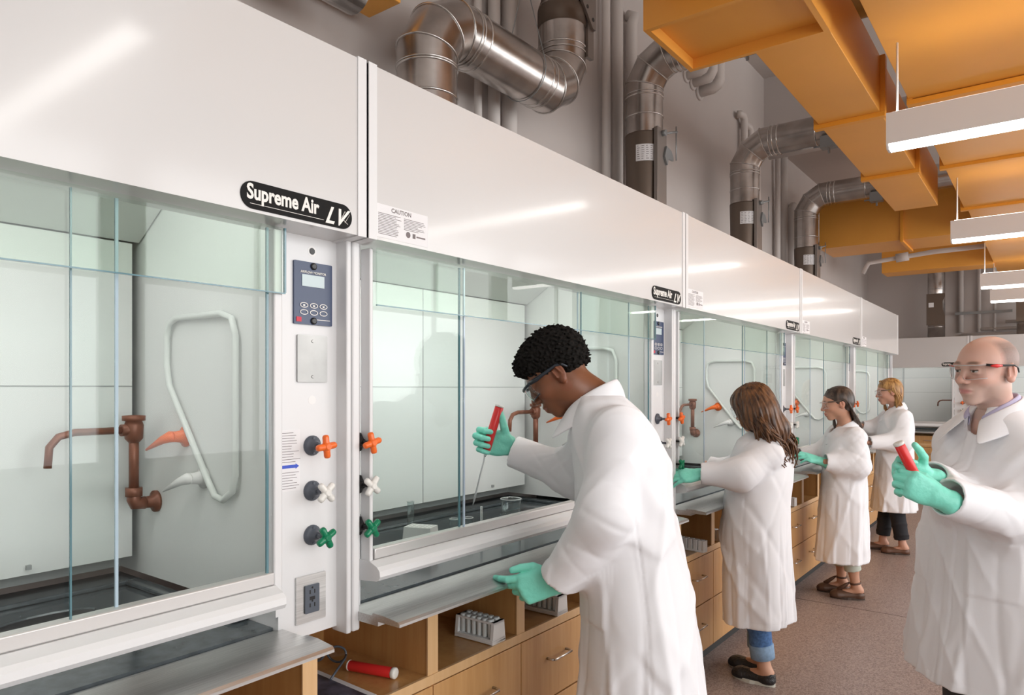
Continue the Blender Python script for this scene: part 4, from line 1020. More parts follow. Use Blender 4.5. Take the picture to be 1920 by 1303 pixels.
def hairmat(name, a, b2, scale=40):
    if name in MAT: return MAT[name]
    m = bpy.data.materials.new(name); m.use_nodes = True; nt = m.node_tree; b = nt.nodes['Principled BSDF']
    tc = nt.nodes.new('ShaderNodeTexCoord'); mp = nt.nodes.new('ShaderNodeMapping'); mp.inputs['Scale'].default_value = (1, 1, .12)
    n = nt.nodes.new('ShaderNodeTexNoise'); n.inputs['Scale'].default_value = scale; n.inputs['Detail'].default_value = 3
    r = nt.nodes.new('ShaderNodeValToRGB'); r.color_ramp.elements[0].position = .35; r.color_ramp.elements[1].position = .68
    r.color_ramp.elements[0].color = (*a, 1); r.color_ramp.elements[1].color = (*b2, 1)
    nt.links.new(tc.outputs['Object'], mp.inputs[0]); nt.links.new(mp.outputs[0], n.inputs['Vector']); nt.links.new(n.outputs['Fac'], r.inputs[0]); nt.links.new(r.outputs[0], b.inputs['Base Color'])
    b.inputs['Roughness'].default_value = .38; b.inputs['Specular IOR Level'].default_value = .5
    MAT[name] = m; return m
def body_mesh(label, H, R, sc, headkw, colkw, nk, hips, arms, feet, f, sh_half, headh=.0024, shoes_z=.03, torso=(.10, .17)):
    """one skin mesh: head, neck, trunk, arms, legs and feet"""
    f, l = dirs(f)
    lo, hi = bbox([H], .155*sc); lo[2] = min(lo[2], nk[2] - .02); lo[:2] = np.minimum(lo[:2], nk[:2] - .085); hi[:2] = np.maximum(hi[:2], nk[:2] + .085)
    S = SDF(lo, hi, headh); T = head(S, H, R, sc, **headkw)
    ng = colkw.pop('neck_r', (.054, .058)); S.cone(T((-.022, 0, -.055)), nk, ng[0]*sc, ng[1]*sc, .035*sc)
    part1 = S.mesh('h')
    pts = [nk, hips] + [p for a in arms for p in a[:3]] + [p for g in feet for p in g]
    lo, hi = bbox(pts, .20); lo[2] = 0.0; hi[2] = nk[2] + .03
    S = SDF(lo, hi, .009)
    S.cone(nk - V(0,0,.02), nk + V(0, 0, .012), .052*sc, .050*sc, .02)
    ch = nk*.72 + hips*.28 - V(0, 0, .03)
    ch = ch - f*.025; S.cone(ch, hips + V(0, 0, .08), torso[0], torso[0]*.95, .05, flat=(l, torso[0]/torso[1])); S.cone(hips + V(0,0,.06), hips - V(0, 0, .06), torso[0]*.98, torso[0], .06, flat=(l, torso[0]/torso[1]))
    S.cone(nk - V(0, 0, .03), ch, .06, torso[0], .05)
    for a in arms:
        S.cone(a[0], a[1], .044, .036, .03); S.cone(a[1], a[2], .036, .021, .01)
        S.cone(nk - V(0,0,.06), a[0], .05, .046, .04)
    for hp, kn, an, to in feet:
        S.cone(hp, kn, .070, .046, .03); S.cone(kn, an, .046, .030, .01)
        S.cone(kn*.6 + an*.4 - f*.010, kn*.35+an*.65 - f*.005, .041, .034, .02)
        S.cone(an - f*.02 - V(0,0,.035), to, .030, .021, .02, flat=((0,0,1), 1.2)); S.cone(an, an - f*.02 - V(0, 0, .04), .031, .030, .015)
    part2 = S.mesh('b')
    me = make_mesh('person', [part1, part2], lambda P: head_cols(P, H, R, sc, **colkw), 1)
    o = link('person', me); tag(o, label, 'person'); return o, T
def glove(parent, label=None, **k):
    W = k['W']; S = SDF(W - .24, W + .24, k.pop('h', .0022)); T = hand(S, **k); me = make_mesh('glove', [S.mesh('g')], None, 1); me.materials.append(glovem)
    return link('glove', me, parent), T
def trousers(parent, m, feet, zt, r=(.085, .068, .055), zc=.12, seed=1, cuffm=None, name='trousers'):
    pts = [p for g in feet for p in g[:3]]; lo, hi = bbox(pts, .13); lo[2] = zc - .02; hi[2] = zt
    S = SDF(lo, hi, .006); W = Waves(seed, [(20, 10, 45), (-18, 20, 60)], .004)
    for hp, kn, an, to in feet:
        S.cone(hp, kn, r[0], r[1], .02, disp=lambda x, y, z, s_: W(x, y, z)); 
        e = an + (kn-an)*((zc - an[2])/(kn[2]-an[2])); S.cone(kn, e, r[1], r[2], .01, cut=True, disp=lambda x, y, z, s_: W(x, y, z)); S.cone(e + (kn-e)*.1, e - (kn-e)*.1, r[2]-.013, r[2]-.011, 0, 's')
    me = make_mesh(name, [S.mesh(name)], None, 1); me.materials.append(m); o = link(name, me, parent)
    if cuffm:
        for hp, kn, an, to in feet:
            e = an + (kn-an)*((zc - an[2])/(kn[2]-an[2])); u = nrm(kn-an); b = MB()
            b.lathe(e - u*.004, [(r[2]-.002, 0), (r[2]+.005, .004), (r[2]+.007, .07), (r[2]+.001, .075)], tuple(u), 24); b.obj('turned_cuff', cuffm, o)
    return o
def shoe(parent, an, to, f, up_m, sole_m, hgt=.055, w=.044, open_top=True, name='shoe', sole_t=.018):
    f2 = nrm(to - an); f2 = nrm(V(f2[0], f2[1], 0)); l = V(-f2[1], f2[0], 0); heel = V(an[0], an[1], 0) - f2*.055; toe = V(to[0], to[1], 0) + f2*.028
    lo, hi = bbox([heel, toe], .08); lo[2] = -.01; hi[2] = .13; S = SDF(lo, hi, .0028); m = (heel + toe)/2
    S.cone(heel + f2*.03 + V(0,0,.03), heel + f2*.03 + V(0, 0, hgt-.01), .034, .032, .01); S.cone(heel + f2*.04 + V(0,0,.03), toe - f2*.045 + V(0,0,.022), .034, w, .02, flat=((0,0,1), 1.15)); S.cone(toe - f2*.045 + V(0,0,.022), toe - f2*.03 + V(0,0,.02), w-.002, w*.80, .02, flat=((0,0,1), 1.35))
    if open_top: S.ell(heel + f2*.058 + V(0, 0, hgt+.022), (.062, .030, .042), np.stack([f2, l, V(0,0,1)], 1), .004, 's')
    w_ = S.sub(lo, hi); S.F[w_[0]] = np.maximum(S.F[w_[0]], sole_t*.6 - w_[3])
    me = make_mesh(name, [S.mesh(name)], None, 1); me.materials.append(up_m); o = link(name, me, parent)
    b = MB(); R = []
    n = 32
    for i in range(n):
        a = 2*math.pi*i/n; L2 = np.linalg.norm(toe-heel)/2 + .004; ca, sa = math.cos(a), math.sin(a)
        ww = (w + .003) * (1.0 if ca > 0 else .82) * (1 - .12*max(0, -ca)); R.append((m[0] + f2[0]*L2*ca + l[0]*ww*sa*abs(1 if abs(ca) < .5 else (1-.25*(abs(ca)-.5))), m[1] + f2[1]*L2*ca + l[1]*ww*sa))
    b.prism(R, 'z', 0.0005, sole_t); b.obj('sole', sole_m, o); return o
def pipette(loc, axis, lab, ln=.15, r=.0165, glass_len=0.0, gdir=None):
    t = thing('pipette_controller', lab, 'pipette controller', tuple(loc)); u = nrm(axis)
    b = MB(); b.lathe((0,0,0), [(r*.9, -ln/2), (r, -ln/2+.003), (r, ln/2-.003), (r*.9, ln/2)], tuple(u), 24); b.obj('barrel', redm, t)
    b = MB(); b.lathe(tuple(u*(ln/2)), [(r*1.04, 0), (r*1.04, .008), (r*.6, .010)], tuple(u), 24); b.obj('end_cap', knobW, t); b = MB(); b.lathe(tuple(-u*(ln/2)), [(r*1.04, 0), (r*1.04, .006), (r*.4, .007)], tuple(-u), 24); b.obj('end_cap', knobW, t)
    if glass_len:
        g = nrm(gdir); a = u*(ln/2)
        b = MB(); b.lathe(tuple(a), [(.007, 0), (.006, .03), (.004, .04)], tuple(g), 14); b.obj('nose_cone', clear, t)
        b = MB(); b.tube([tuple(a + g*.03), tuple(a + g*(glass_len-.03)), tuple(a + g*glass_len)], [.0032, .0032, .001], 10); b.obj('glass_pipette', M('pale_pipette_glass', (.80, .83, .84), .1), t)
    return t

# ================= man in black-framed goggles, pipetting at the second hood
fA = (-.87, -.49); f, l = dirs(fA)
H = V(0.170, 1.880, 1.533); R = headR((-.90, -.44), .70, .0)
nk = V(0.272, 1.945, 1.452); hips = V(0.378, 2.000, 0.938)
LS, LE, LW = V(0.418, 1.817, 1.363), V(0.414, 1.751, 1.140), V(0.256, 1.756, 0.930)
RS, RE, RW = V(0.182, 2.077, 1.348), V(0.112, 2.099, 1.187), V(-0.106, 2.009, 1.269)
feet = []
for s, dy in ((1, .0), (-1, .05)):
    hp = hips + l*s*.095; a = V(hips[0]+.01, hips[1], 0) + l*s*.11 + f*dy + V(0, 0, .09); feet.append((hp, (hp+a)/2 + f*.03, a, a + f*.15 - V(0, 0, .065)))
skA = (0.20, 0.075, 0.035)
o, T = body_mesh('man with short dark curly hair and black goggles, pipetting into the hood', H, R, .99, dict(nose=1.25, lips=1.45, jaw=1.05), dict(skin=skA, lip=(.34, .12, .09), brow=(.02, .012, .01), lids=True, iris=(.02,.01,.01), neck_r=(.060, .066)), nk, hips,
    [(LS, LE, LW), (RS, RE, RW)], feet, fA, .19)
o.data.materials.append(skinm('dark_brown_skin', .42)); A_ = o
ST = [(.44, *(0.397, 2.014), .205, .27), (.60, *(0.394, 2.012), .190, .255), (.85, *(0.384, 2.004), .170, .235), (1.0, *(0.370, 1.994), .158, .215), (1.14, *(0.354, 1.982), .150, .205), (1.27, *(0.344, 1.974), .146, .205), (1.36, *(0.325, 1.960), .128, .190), (1.42, *(0.312, 1.950), .105, .145), (1.47, *(0.296, 1.938), .072, .080)]
c = coat('lab_coat', A_, ST, fA, [((LS, LE, LW), (.084, .066, .057), 14), ((RS, RE, RW), (.078, .066, .056), 12)], 3, .0052, nk, fold=.012)
collar(c, nk + V(0,0,.012) + f*.004, fA, R_=.066, h=.036, lean=.30, flare=.75)
# tight curly hair
S = SDF(H - .20, H + .20, .0022); E = lambda cc, r, k=.03, op='u': S.ell(T(cc), np.array(r), R, k, op)
E((-.026, 0, .058), (.108, .091, .093), 0); E((.020, 0, .088), (.082, .078, .050), .03); E((-.06, 0, .02), (.062, .080, .072), .03)
w_ = S.sub(H - .2, H + .2); sl, x, y, z = w_; rs = np.random.RandomState(2); n_ = 0
for i in range(14):
    k = nrm(rs.randn(3)) * (330 + 330*rs.rand()); n_ = n_ + np.sin(k[0]*x + k[1]*y + k[2]*z + 6.3*rs.rand() + 1.6*np.sin(60*x*rs.randn() + 70*y*rs.randn() + 60*z*rs.randn()))
S.F[sl] += (.0011*n_).astype(np.float32)
for s in (-1, 1): S.ell(T((.095, s*.06, -.01)), (.07, .05, .055), R, .012, 's'); S.ell(T((-.005, s*.10, -.035)), (.045, .045, .058), R, .01, 's')
S.ell(T((.142, 0, .012)), (.066, .09, .078), R, .010, 's'); S.ell(T((-.03, 0, -.085)), (.10, .10, .075), R, .01, 's')
me = make_mesh('hair', [S.mesh('hair')], None, 0); me.materials.append(M('black_curly_hair', (.008, .007, .006), .85, spec=.15)); link('hair', me, A_)
glasses(A_, T, R, 1.0, M('dark_goggle_frame', (.02, .026, .035), .3), style='frame')
trousers(A_, M('dark_grey_trousers', (.05, .05, .055), .8), feet, .85, (.095, .08, .07), .03, 8)
for hp, kn, an, to in feet: shoe(A_, an, to, f, M('black_shoe_leather', (.02, .02, .02), .4), M('dark_brown_sole', (.05, .03, .02), .6), hgt=.06)
bandm = M('blue_grey_strap', (.06, .08, .13), .5)
rh, TR = glove(A_, W=V(-0.101, 1.988, 1.289), X=V(-0.696, -0.654, 0.220), Y=V(0.163, 0.249, 0.930), Z=V(-0.495, 0.817, -0.020), curls=[(1.05, 1.35, .8), (1.10, 1.35, .8), (1.15, 1.3, .8), (1.2, 1.25, .8)], thumb=[(.35, .80, -.45), (.55, .95, -.15), (.55, .95, -.05)], sc=1.06, cuff=.0)
lh, TL = glove(A_, W=V(0.233, 1.777, 0.913), X=V(-0.795, -0.541, -0.260), Y=V(-0.248, -0.037, 0.950), Z=V(0.617, -0.762, -0.080), curls=[(.25, .45, .2), (.75, .95, .5), (.9, 1.0, .5), (.95, 1.0, .5)], thumb=[(.75, .55, .0), (.97, .15, -.05), (1, .02, .0)], sc=1.10)
pipette(V(-0.132, 1.927, 1.353), V(-0.231, -0.175, -0.950), 'red pipette controller with a glass pipette, gripped by the man in black goggles', ln=.155, r=.0155, glass_len=.37, gdir=V(-0.460, 2.165, 0.925) - V(-0.156, 1.909, 1.262))

# ================= bald man with red-armed glasses, right edge
fE = (-.66, -.75); f, l = dirs(fE)
H = V(1.238, 2.942, 1.551); R = headR((-.616, -.789), .10, -.05)
nk = V(1.263, 3.011, 1.414); hips = V(1.268, 3.028, 0.868)
LS, LE, LW = V(1.347, 2.937, 1.247), V(1.373, 2.931, 1.036), V(1.158, 2.567, 1.155)
RS, RE, RW = V(1.148, 3.087, 1.282), V(1.161, 2.946, 1.094), V(1.104, 2.664, 1.201)
feet = []
for s in (1, -1):
    hp = hips + l*s*.095; a = V(hips[0], hips[1], .09) + l*s*.11 + f*.02; feet.append((hp, (hp+a)/2 + f*.02, a, a + f*.15 - V(0, 0, .065)))
def scalpE(x, y, z):
    s1 = np.clip((.0815-np.abs(y))/.004, 0, 1)*np.clip((.034 - x - .25*(np.abs(y)-.03))/.025, 0, 1)*np.clip((z+.045)/.03, 0, 1); return s1*np.clip(1.0 - np.exp(-((y/.045)**2 + ((x+.01)/.05)**2))*(z > .08)*.8, 0, 1)*np.clip((.105-z)/.02 + .45, 0, 1)
o, T = body_mesh('bald man in a white lab coat and red-armed glasses at the right edge', H, R, 1.0, dict(nose=1.12, jaw=.90, chin=1.15, lips=.9), dict(skin=(.66, .41, .33), lip=(.52, .20, .19), brow=(.12, .075, .05), stubble=(.40, .33, .30), scalp=scalpE, iris=(.10, .08, .06), neck_r=(.052, .058)), nk, hips,
    [(LS, LE, LW), (RS, RE, RW)], feet, fE, .20, headh=.0022)
o.data.materials.append(skinm('fair_skin', .48)); E_ = o
ST = [(.475, *(1.262, 3.023), .25, .30), (.72, *(1.260, 3.021), .21, .275), (.95, *(1.257, 3.019), .18, .250), (1.10, *(1.254, 3.016), .158, .232), (1.25, *(1.262, 3.023), .130, .225), (1.33, *(1.271, 3.030), .112, .205), (1.385, *(1.265, 3.025), .105, .15), (1.43, *(1.265, 3.025), .075, .09)]
c = coat('lab_coat', E_, ST, fE, [((LS, LE, LW), (.082, .082, .060), 21), ((RS, RE, RW), (.088, .080, .056), 22)], 9, .0055, nk, fold=.014)
collar(c, nk + V(0,0,.0), fE, R_=.072, h=.042, lean=.15, spread=.25)
shirtm = M('pale_lilac_check_shirt', (.52, .50, .70), .8)
sc_ = collar(E_, nk + V(0,0,.012), fE, R_=.059, h=.040, lean=.15, drop=.02, spread=.05, flare=.35, name='shirt_collar'); sc_.data.materials.clear(); sc_.data.materials.append(shirtm)
trousers(E_, M('dark_grey_trousers', (.05, .05, .055), .8), feet, .85, (.095, .08, .07), .03, 9)
for hp, kn, an, to in feet: shoe(E_, an, to, f, M('black_shoe_leather', (.02, .02, .02), .4), M('dark_brown_sole', (.05, .03, .02), .6), hgt=.06)
glasses(E_, T, R, 1.0, M('clear_plastic_frame', (.55, .50, .50), .2), arm=black, accent=redm)
glove(E_, W=V(1.142, 2.543, 1.155), X=V(-0.765, -0.481, 0.420), Y=V(0.395, 0.174, 0.860), Z=V(0.633, -0.750, 0.050), cuff=.012, curls=[(.9, 1.1, .5), (1.0, 1.1, .6), (1.0, 1.1, .6), (1.0, 1.1, .6)], thumb=[(.8, .35, -.25), (.9, .05, -.45), (.8, -.2, -.6)], sc=1.02)
glove(E_, W=V(1.093, 2.631, 1.203), X=V(-0.726, -0.614, 0.280), Y=V(0.193, 0.209, 0.950), Z=V(-0.553, 0.811, 0.020), cuff=.01, curls=[(1.0, 1.3, .8), (1.1, 1.3, .8), (1.15, 1.3, .8), (1.2, 1.3, .8)], thumb=[(.35, .80, -.45), (.85, .55, -.40), (.90, .45, -.30)], sc=1.05)
pipette(V(1.058, 2.510, 1.269), V(-0.358, -0.272, 0.880), 'red pipette controller held in both gloved hands of the bald man', ln=.105, r=.0155)

# ================= woman with long brown hair at the third hood
fB = (-.99, .10); f, l = dirs(fB)
H = V(0.212, 3.607, 1.395); R = headR((-.93, .30), .40, .0)
nk = V(0.249, 3.660, 1.264); hips = V(0.232, 3.647, 0.793)
LS, LE, LW = V(0.311, 3.531, 1.173), V(0.223, 3.389, 1.076), V(0.052, 3.322, 1.075)
RS, RE, RW = V(0.159, 3.792, 1.188), V(0.020, 3.775, 1.023), V(-0.091, 3.753, 1.076)
feet = []
for s, u in ((1, -.05), (-1, .03)):
    a0 = V(0.219, 3.687, 0.070); a = V(a0[0], a0[1], .095) + l*s*.062 + f*u; hp = hips + l*s*.085; feet.append((hp, (hp+a)/2 + f*.02, a, a + f*.135 - V(0, 0, .07)))
o, T = body_mesh('woman with long wavy brown hair in a lab coat and blue jeans', H, R, .95, dict(female=True, jaw=.92), dict(skin=(.60, .33, .22), lip=(.5, .17, .14), brow=(.12, .06, .03), neck_r=(.046, .05)), nk, hips,
    [(LS, LE, LW), (RS, RE, RW)], feet, fB, .17, headh=.0035, torso=(.09, .15))
o.data.materials.append(skinm('warm_skin', .5)); B_ = o
ST = [(.315, *(0.227, 3.643), .160, .20), (.55, *(0.223, 3.640), .158, .20), (.80, *(0.219, 3.637), .150, .20), (.93, *(0.223, 3.640), .148, .195), (1.03, *(0.232, 3.647), .150, .185), (1.16, *(0.245, 3.657), .135, .195), (1.23, *(0.249, 3.660), .110, .175), (1.275, *(0.251, 3.662), .07, .09)]
c = coat('lab_coat', B_, ST, fB, [((LS, LE, LW), (.078, .068, .052), 31), ((RS, RE, RW), (.070, .06, .048), 32)], 14, .0062, nk, fold=.011)
collar(c, nk, fB, R_=.058, h=.03, lean=.4)
brown = hairmat('brown_wavy_hair', (.045, .018, .008), (.22, .095, .035), 55)
S = SDF(H - .30, H + .26, .004); Q = R
for cc, r in (((-.012, 0, .040), (.104, .088, .088)), ((-.05, 0, -.01), (.068, .085, .085)), ((.045, 0, .055), (.052, .066, .052))): S.ell(T(cc), r, R, .03)
for s in (-1, 1): S.ell(T((.012, s*.062, -.030)), (.050, .025, .085), R, .03)
S.ell(T((.125, 0, -.035)), (.066, .060, .095), R, .012, 's')
tail = V(0.341, 3.654, 1.176); q1 = T((-.045, .01, -.05)); q2 = q1*.45 + tail*.55 + V(0, 0, .02)
S.cone(q1, q2, .082, .078, .04); S.cone(q2, tail, .078, .042, .03)
w_ = S.sub(H - .26, H + .26); sl, x, y, z = w_; a_ = np.arctan2(y - H[1] + (z - H[2])*.1, x - H[0] - .03 + (z - H[2])*.35)
S.F[sl] += (.0022*np.sin(a_*26 + 14*z + 1.5*np.sin(30*z)) + .0016*np.sin(a_*47 - 22*z)).astype(np.float32)
me = make_mesh('hair', [S.mesh('hair')], None, 1); me.materials.append(brown); hb = link('hair', me, B_)
cur = []; rs = np.random.RandomState(5)
for i in range(420):
    a = rs.rand(); yy = (rs.rand()*2-1); u = rs.rand()
    top = T((.055 - .13*u, yy*.075*(1-.2*u), .115 - .03*abs(yy) - .06*u*u - .02*abs(yy)*u)); 
    side = T((.02 - .09*a*1.1, np.sign(yy)*(.088 if abs(yy) > .5 else .088*abs(yy)*2) if a < .5 else yy*.085, -.02 - .02*rs.rand()))
    lowp = T((-.02 - .075*rs.rand(), yy*.092, -.125))
    e = tail + l*(yy*.085) + f*(rs.rand()-.4)*.13 + V(0, 0, (rs.rand()-.55)*.15); m1 = (lowp*.5 + e*.5) + f*(rs.rand()-.5)*.06 + l*yy*.03 - f*.01
    pts = [top, (top*.45 + side*.55) + nrm(side - H)*.012, side, lowp, m1, e]
    out = []; ph = rs.rand()*6.28; am = .006 + .008*rs.rand()
    for j in range(5):
        for q in range(4):
            t_ = q/4; p0 = pts[max(0, j-1)]; p1 = pts[j]; p2 = pts[j+1]; p3 = pts[min(5, j+2)]
            p = .5*((2*p1) + (-p0+p2)*t_ + (2*p0-5*p1+4*p2-p3)*t_*t_ + (-p0+3*p1-3*p2+p3)*t_**3)
            w2 = max(0, (j*4+q - 9)/11); p = p + (l*math.sin(ph + (j*4+q)*.95) + f*math.cos(ph + (j*4+q)*.95))*am*w2; out.append(p)
    out.append(e); cur.append(out)
strands(B_, cur, .0044, brown, 'hair_lock')
glasses(B_, T, R, .95, M('clear_plastic_frame', (.55, .50, .50), .2), arm=greyp)
jeans = M('blue_denim', (.075, .17, .38), .8, noise_amt=.35, nscale=60); jeans2 = M('pale_turned_denim', (.25, .38, .55), .8, noise_amt=.15, nscale=60)
trousers(B_, jeans, feet, .8, (.085, .062, .054), .135, 3, jeans2)
for hp, kn, an, to in feet: shoe(B_, an, to, f, M('black_quilted_leather', (.015, .014, .015), .35, bump=.6, bscale=90), M('ivory_rubber_sole', (.62, .62, .55), .6), hgt=.060)
glove(B_, W=V(0.048, 3.319, 1.072), X=V(-0.841, -0.513, -0.120), Y=V(-0.533, 0.537, 0.600), Z=V(0.473, -0.457, 0.700), curls=[(.3, .5, .3)]*4, thumb=[(.7, .6, -.2), (.9, .3, -.1), (1, .1, 0)], sc=.92, h=.003)

# ================= woman with dark tied-back hair at the fourth hood
fC = (-.95, -.28); f, l = dirs(fC)
H = V(0.213, 5.390, 1.383); R = headR((-.90, -.42), .22, .0)
nk = V(0.249, 5.468, 1.218); hips = V(0.238, 5.485, 0.721)
LS, LE, LW = V(0.334, 5.357, 1.145), V(0.347, 5.342, 0.962), V(0.166, 5.229, 0.982)
RS, RE, RW = V(0.165, 5.605, 1.163), V(0.071, 5.534, 1.013), V(-0.054, 5.439, 1.002)
feet = []
for s, u in ((1, -.03), (-1, .05)):
    a0 = V(0.267, 5.532, 0.047); a = V(a0[0], a0[1], .10) + l*s*.075 + f*u; hp = hips + l*s*.08; feet.append((hp, (hp+a)/2 + f*.02, a, a + f*.135 - V(0, 0, .07)))
o, T = body_mesh('woman with straight dark hair down her back, clear glasses and brown sandals', H, R, .96, dict(female=True, jaw=.93, lips=1.1), dict(skin=(.56, .30, .20), lip=(.45, .16, .14), brow=(.05, .03, .02), neck_r=(.046, .052)), nk, hips,
    [(LS, LE, LW), (RS, RE, RW)], feet, fC, .17, headh=.0035, torso=(.09, .15))
o.data.materials.append(skinm('warm_skin', .5)); C_ = o
ST = [(.27, *(0.223, 5.473), .180, .215), (.50, *(0.229, 5.478), .170, .21), (.75, *(0.235, 5.482), .155, .20), (.93, *(0.241, 5.487), .145, .195), (1.05, *(0.241, 5.487), .142, .19), (1.15, *(0.244, 5.489), .125, .185), (1.20, *(0.247, 5.492), .095, .14), (1.235, *(0.250, 5.494), .065, .08)]
c = coat('lab_coat', C_, ST, fC, [((LS, LE, LW), (.080, .078, .058), 41), ((RS, RE, RW), (.070, .062, .048), 42)], 17, .0075, nk, fold=.012)
collar(c, nk, fC, R_=.058, h=.032, lean=.3)
dark = hairmat('dark_brown_straight_hair', (.018, .012, .010), (.11, .075, .055), 55)
S = SDF(H - .22, H + .22, .004)
for cc, r in (((-.018, 0, .042), (.100, .084, .084)), ((-.05, 0, .0), (.062, .082, .072))): S.ell(T(cc), r, R, .03)
for s in (-1, 1): S.ell(T((.10, s*.07, -.02)), (.075, .06, .075), R, .012, 's'); S.ell(T((-.012, s*.095, -.035)), (.030, .04, .050), R, .008, 's')
S.ell(T((.13, 0, -.02)), (.075, .075, .085), R, .012, 's')
me = make_mesh('hair', [S.mesh('hair')], None, 1); me.materials.append(dark); link('hair', me, C_)
cur = []; rs = np.random.RandomState(6); tail = V(0.318, 5.596, 1.215)
for i in range(130):
    yy = rs.rand()*2-1; u = rs.rand(); p0 = T((.05 - .12*u, yy*.07, .118 - .05*abs(yy)**2 - .05*u*u)); p1 = T((-.045 - .05*(1-abs(yy)), yy*.088, .02)); p2 = T((-.075, yy*.075, -.07)); p3 = tail + l*yy*.06 + f*(rs.rand()-.3)*.05 - V(0, 0, rs.rand()*.06)
    pts = [p0, p1, p2, (p2+p3)/2 - f*.01, p3]; out = []
    for j in range(4):
        for q in range(3):
            t_ = q/3; a, b, c_, d_ = pts[max(0, j-1)], pts[j], pts[j+1], pts[min(4, j+2)]; out.append(.5*((2*b) + (-a+c_)*t_ + (2*a-5*b+4*c_-d_)*t_*t_ + (-a+3*b-3*c_+d_)*t_**3))
    out.append(p3); cur.append(out)
for i in range(26):
    yy = .045 + .02*rs.rand(); cur.append([T((-.01, -yy, -.03)), T((.03, -yy-.01, -.09)), T((.035+.01*rs.rand(), -yy-.01, -.15)), T((.02+.02*rs.rand(), -yy-.01, -.20))])
strands(C_, cur, .0055, dark, 'hair_lock')
glasses(C_, T, R, .96, M('clear_plastic_frame', (.55, .50, .50), .2), arm=dampm)
palep = M('pale_green_cropped_trousers', (.55, .58, .50), .85)
trousers(C_, palep, feet, .7, (.08, .06, .055), .205, 5)
sand = M('brown_sandal_leather', (.10, .05, .03), .45)
for hp, kn, an, to in feet:
    s_ = shoe(C_, an, to, f, sand, M('dark_brown_sole', (.05, .03, .02), .6), hgt=.035, name='sandal')
    b = MB(); u = nrm(kn-an); b.lathe(an + u*.01, [(.038, 0), (.039, .006), (.038, .012)], tuple(u), 20); b.tube([an + u*.016 + f*.038, an*.55 + to*.45 + V(0, 0, .030), to*.85 + an*.15 + V(0, 0, .016)], [.005, .012, .016], 10); b.obj('strap', sand, s_)
glove(C_, W=V(0.137, 5.233, 0.987), X=V(-0.831, -0.443, 0.300), Y=V(-0.524, 0.607, 0.550), Z=V(0.522, -0.357, 0.750), curls=[(.25, .4, .2), (.3, .4, .2), (.35, .45, .25), (.4, .5, .3)], thumb=[(.7, .6, -.2), (.9, .3, -.1), (1, .1, 0)], sc=.95, h=.003)

# ================= blonde woman at the last hood
fD = (-.98, -.15); f, l = dirs(fD)
H = V(0.250, 7.177, 1.459); R = headR((-.93, -.35), .20, .0)
nk = V(0.295, 7.248, 1.313); hips = V(0.286, 7.254, 0.754)
LS, LE, LW = V(0.370, 7.092, 1.223), V(0.366, 7.063, 1.022), V(0.133, 6.887, 1.012)
RS, RE, RW = V(0.218, 7.403, 1.233), V(0.107, 7.319, 1.109), V(0.012, 7.247, 1.144)
feet = []
for s, u in ((1, -.06), (-1, .10)):
    a0 = V(0.286, 7.254, 0.050); a = V(a0[0], a0[1], .095) + l*s*.07 + f*u; hp = hips + l*s*.08; feet.append((hp, (hp+a)/2 + f*.02, a, a + f*.14 - V(0, 0, .07)))
o, T = body_mesh('blonde woman in a lab coat with black cropped trousers and brown shoes', H, R, .96, dict(female=True, jaw=.93), dict(skin=(.58, .31, .22), lip=(.45, .16, .14), brow=(.2, .12, .06), neck_r=(.046, .052)), nk, hips,
    [(LS, LE, LW), (RS, RE, RW)], feet, fD, .17, headh=.004, torso=(.09, .15))
o.data.materials.append(skinm('warm_skin', .5)); D_ = o
ST = [(.385, *(0.278, 7.248), .185, .215), (.60, *(0.282, 7.251), .172, .21), (.80, *(0.286, 7.254), .158, .20), (1.0, *(0.290, 7.257), .15, .195), (1.12, *(0.293, 7.260), .15, .195), (1.23, *(0.297, 7.263), .130, .19), (1.29, *(0.301, 7.266), .09, .14), (1.325, *(0.301, 7.266), .065, .08)]
c = coat('lab_coat', D_, ST, fD, [((LS, LE, LW), (.085, .080, .058), 51), ((RS, RE, RW), (.075, .066, .05), 52)], 19, .009, nk, fold=.013)
collar(c, nk, fD, R_=.060, h=.034, lean=.3)
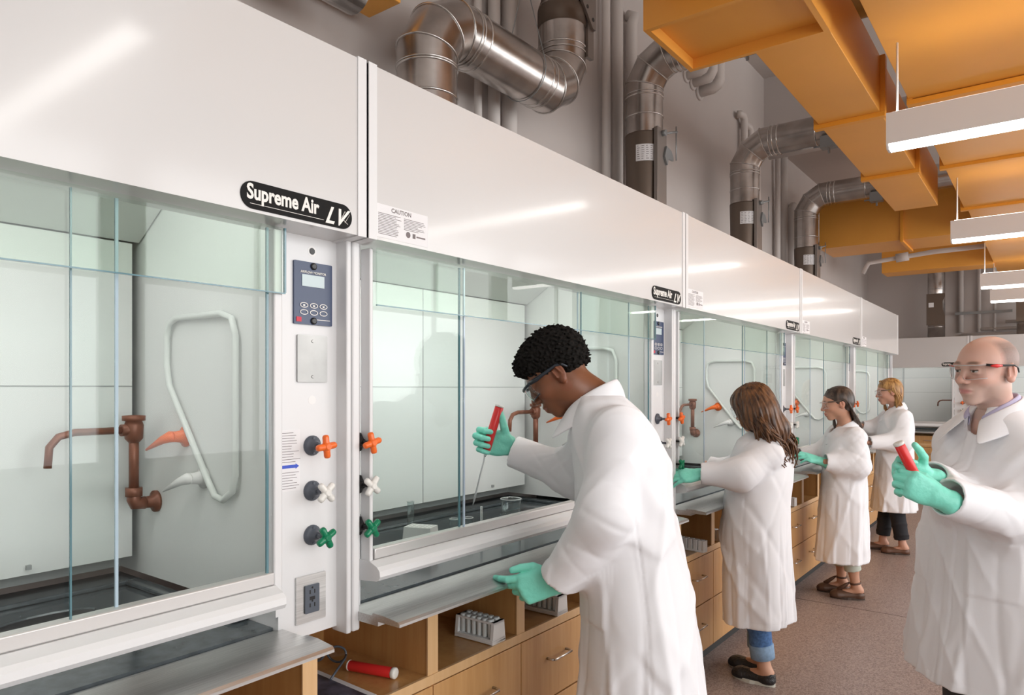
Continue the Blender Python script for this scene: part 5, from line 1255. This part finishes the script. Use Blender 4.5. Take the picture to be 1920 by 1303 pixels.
blond = hairmat('honey_blonde_hair', (.20, .085, .022), (.60, .34, .12), 55)
S = SDF(H - .22, H + .22, .004)
for cc, r in (((-.018, 0, .042), (.102, .086, .086)), ((-.055, 0, -.01), (.062, .084, .082)), ((-.05, 0, -.08), (.045, .07, .05))): S.ell(T(cc), r, R, .03)
for s in (-1, 1): S.ell(T((.10, s*.07, -.025)), (.078, .06, .080), R, .012, 's')
S.ell(T((.13, 0, -.02)), (.075, .075, .085), R, .012, 's')
me = make_mesh('hair', [S.mesh('hair')], None, 1); me.materials.append(blond); link('hair', me, D_)
cur = []; rs = np.random.RandomState(7)
for i in range(110):
    yy = rs.rand()*2-1; u = rs.rand(); p0 = T((.06 - .12*u, yy*.06, .120 - .04*abs(yy)**2 - .05*u*u)); p1 = T((.0 - .09*(1-abs(yy)) - .03*rs.rand(), yy*.092, .03)); p2 = T((-.04 - .04*rs.rand(), yy*.086, -.06)); p3 = T((-.015 - .06*rs.rand(), yy*.070, -.125 - .03*rs.rand()))
    pts = [p0, p1, p2, p3]; out = []
    for j in range(3):
        for q in range(4):
            t_ = q/4; a, b, c_, d_ = pts[max(0, j-1)], pts[j], pts[j+1], pts[min(3, j+2)]; out.append(.5*((2*b) + (-a+c_)*t_ + (2*a-5*b+4*c_-d_)*t_*t_ + (-a+3*b-3*c_+d_)*t_**3))
    out.append(p3); cur.append(out)
for i in range(18):
    yy = .05 + .02*rs.rand(); cur.append([T((.02, -yy, -.02)), T((.05, -yy, -.08)), T((.04+.02*rs.rand(), -yy, -.15)), T((.03+.02*rs.rand(), -yy, -.19))])
strands(D_, cur, .006, blond, 'hair_lock')
glasses(D_, T, R, .96, M('clear_plastic_frame', (.55, .50, .50), .2), arm=dampm)
trousers(D_, M('black_trousers', (.012, .012, .016), .8), feet, .75, (.082, .066, .060), .135, 6)
for hp, kn, an, to in feet: shoe(D_, an, to, f, M('brown_shoe_leather', (.13, .06, .035), .45), M('dark_brown_sole', (.05, .03, .02), .6), hgt=.045)
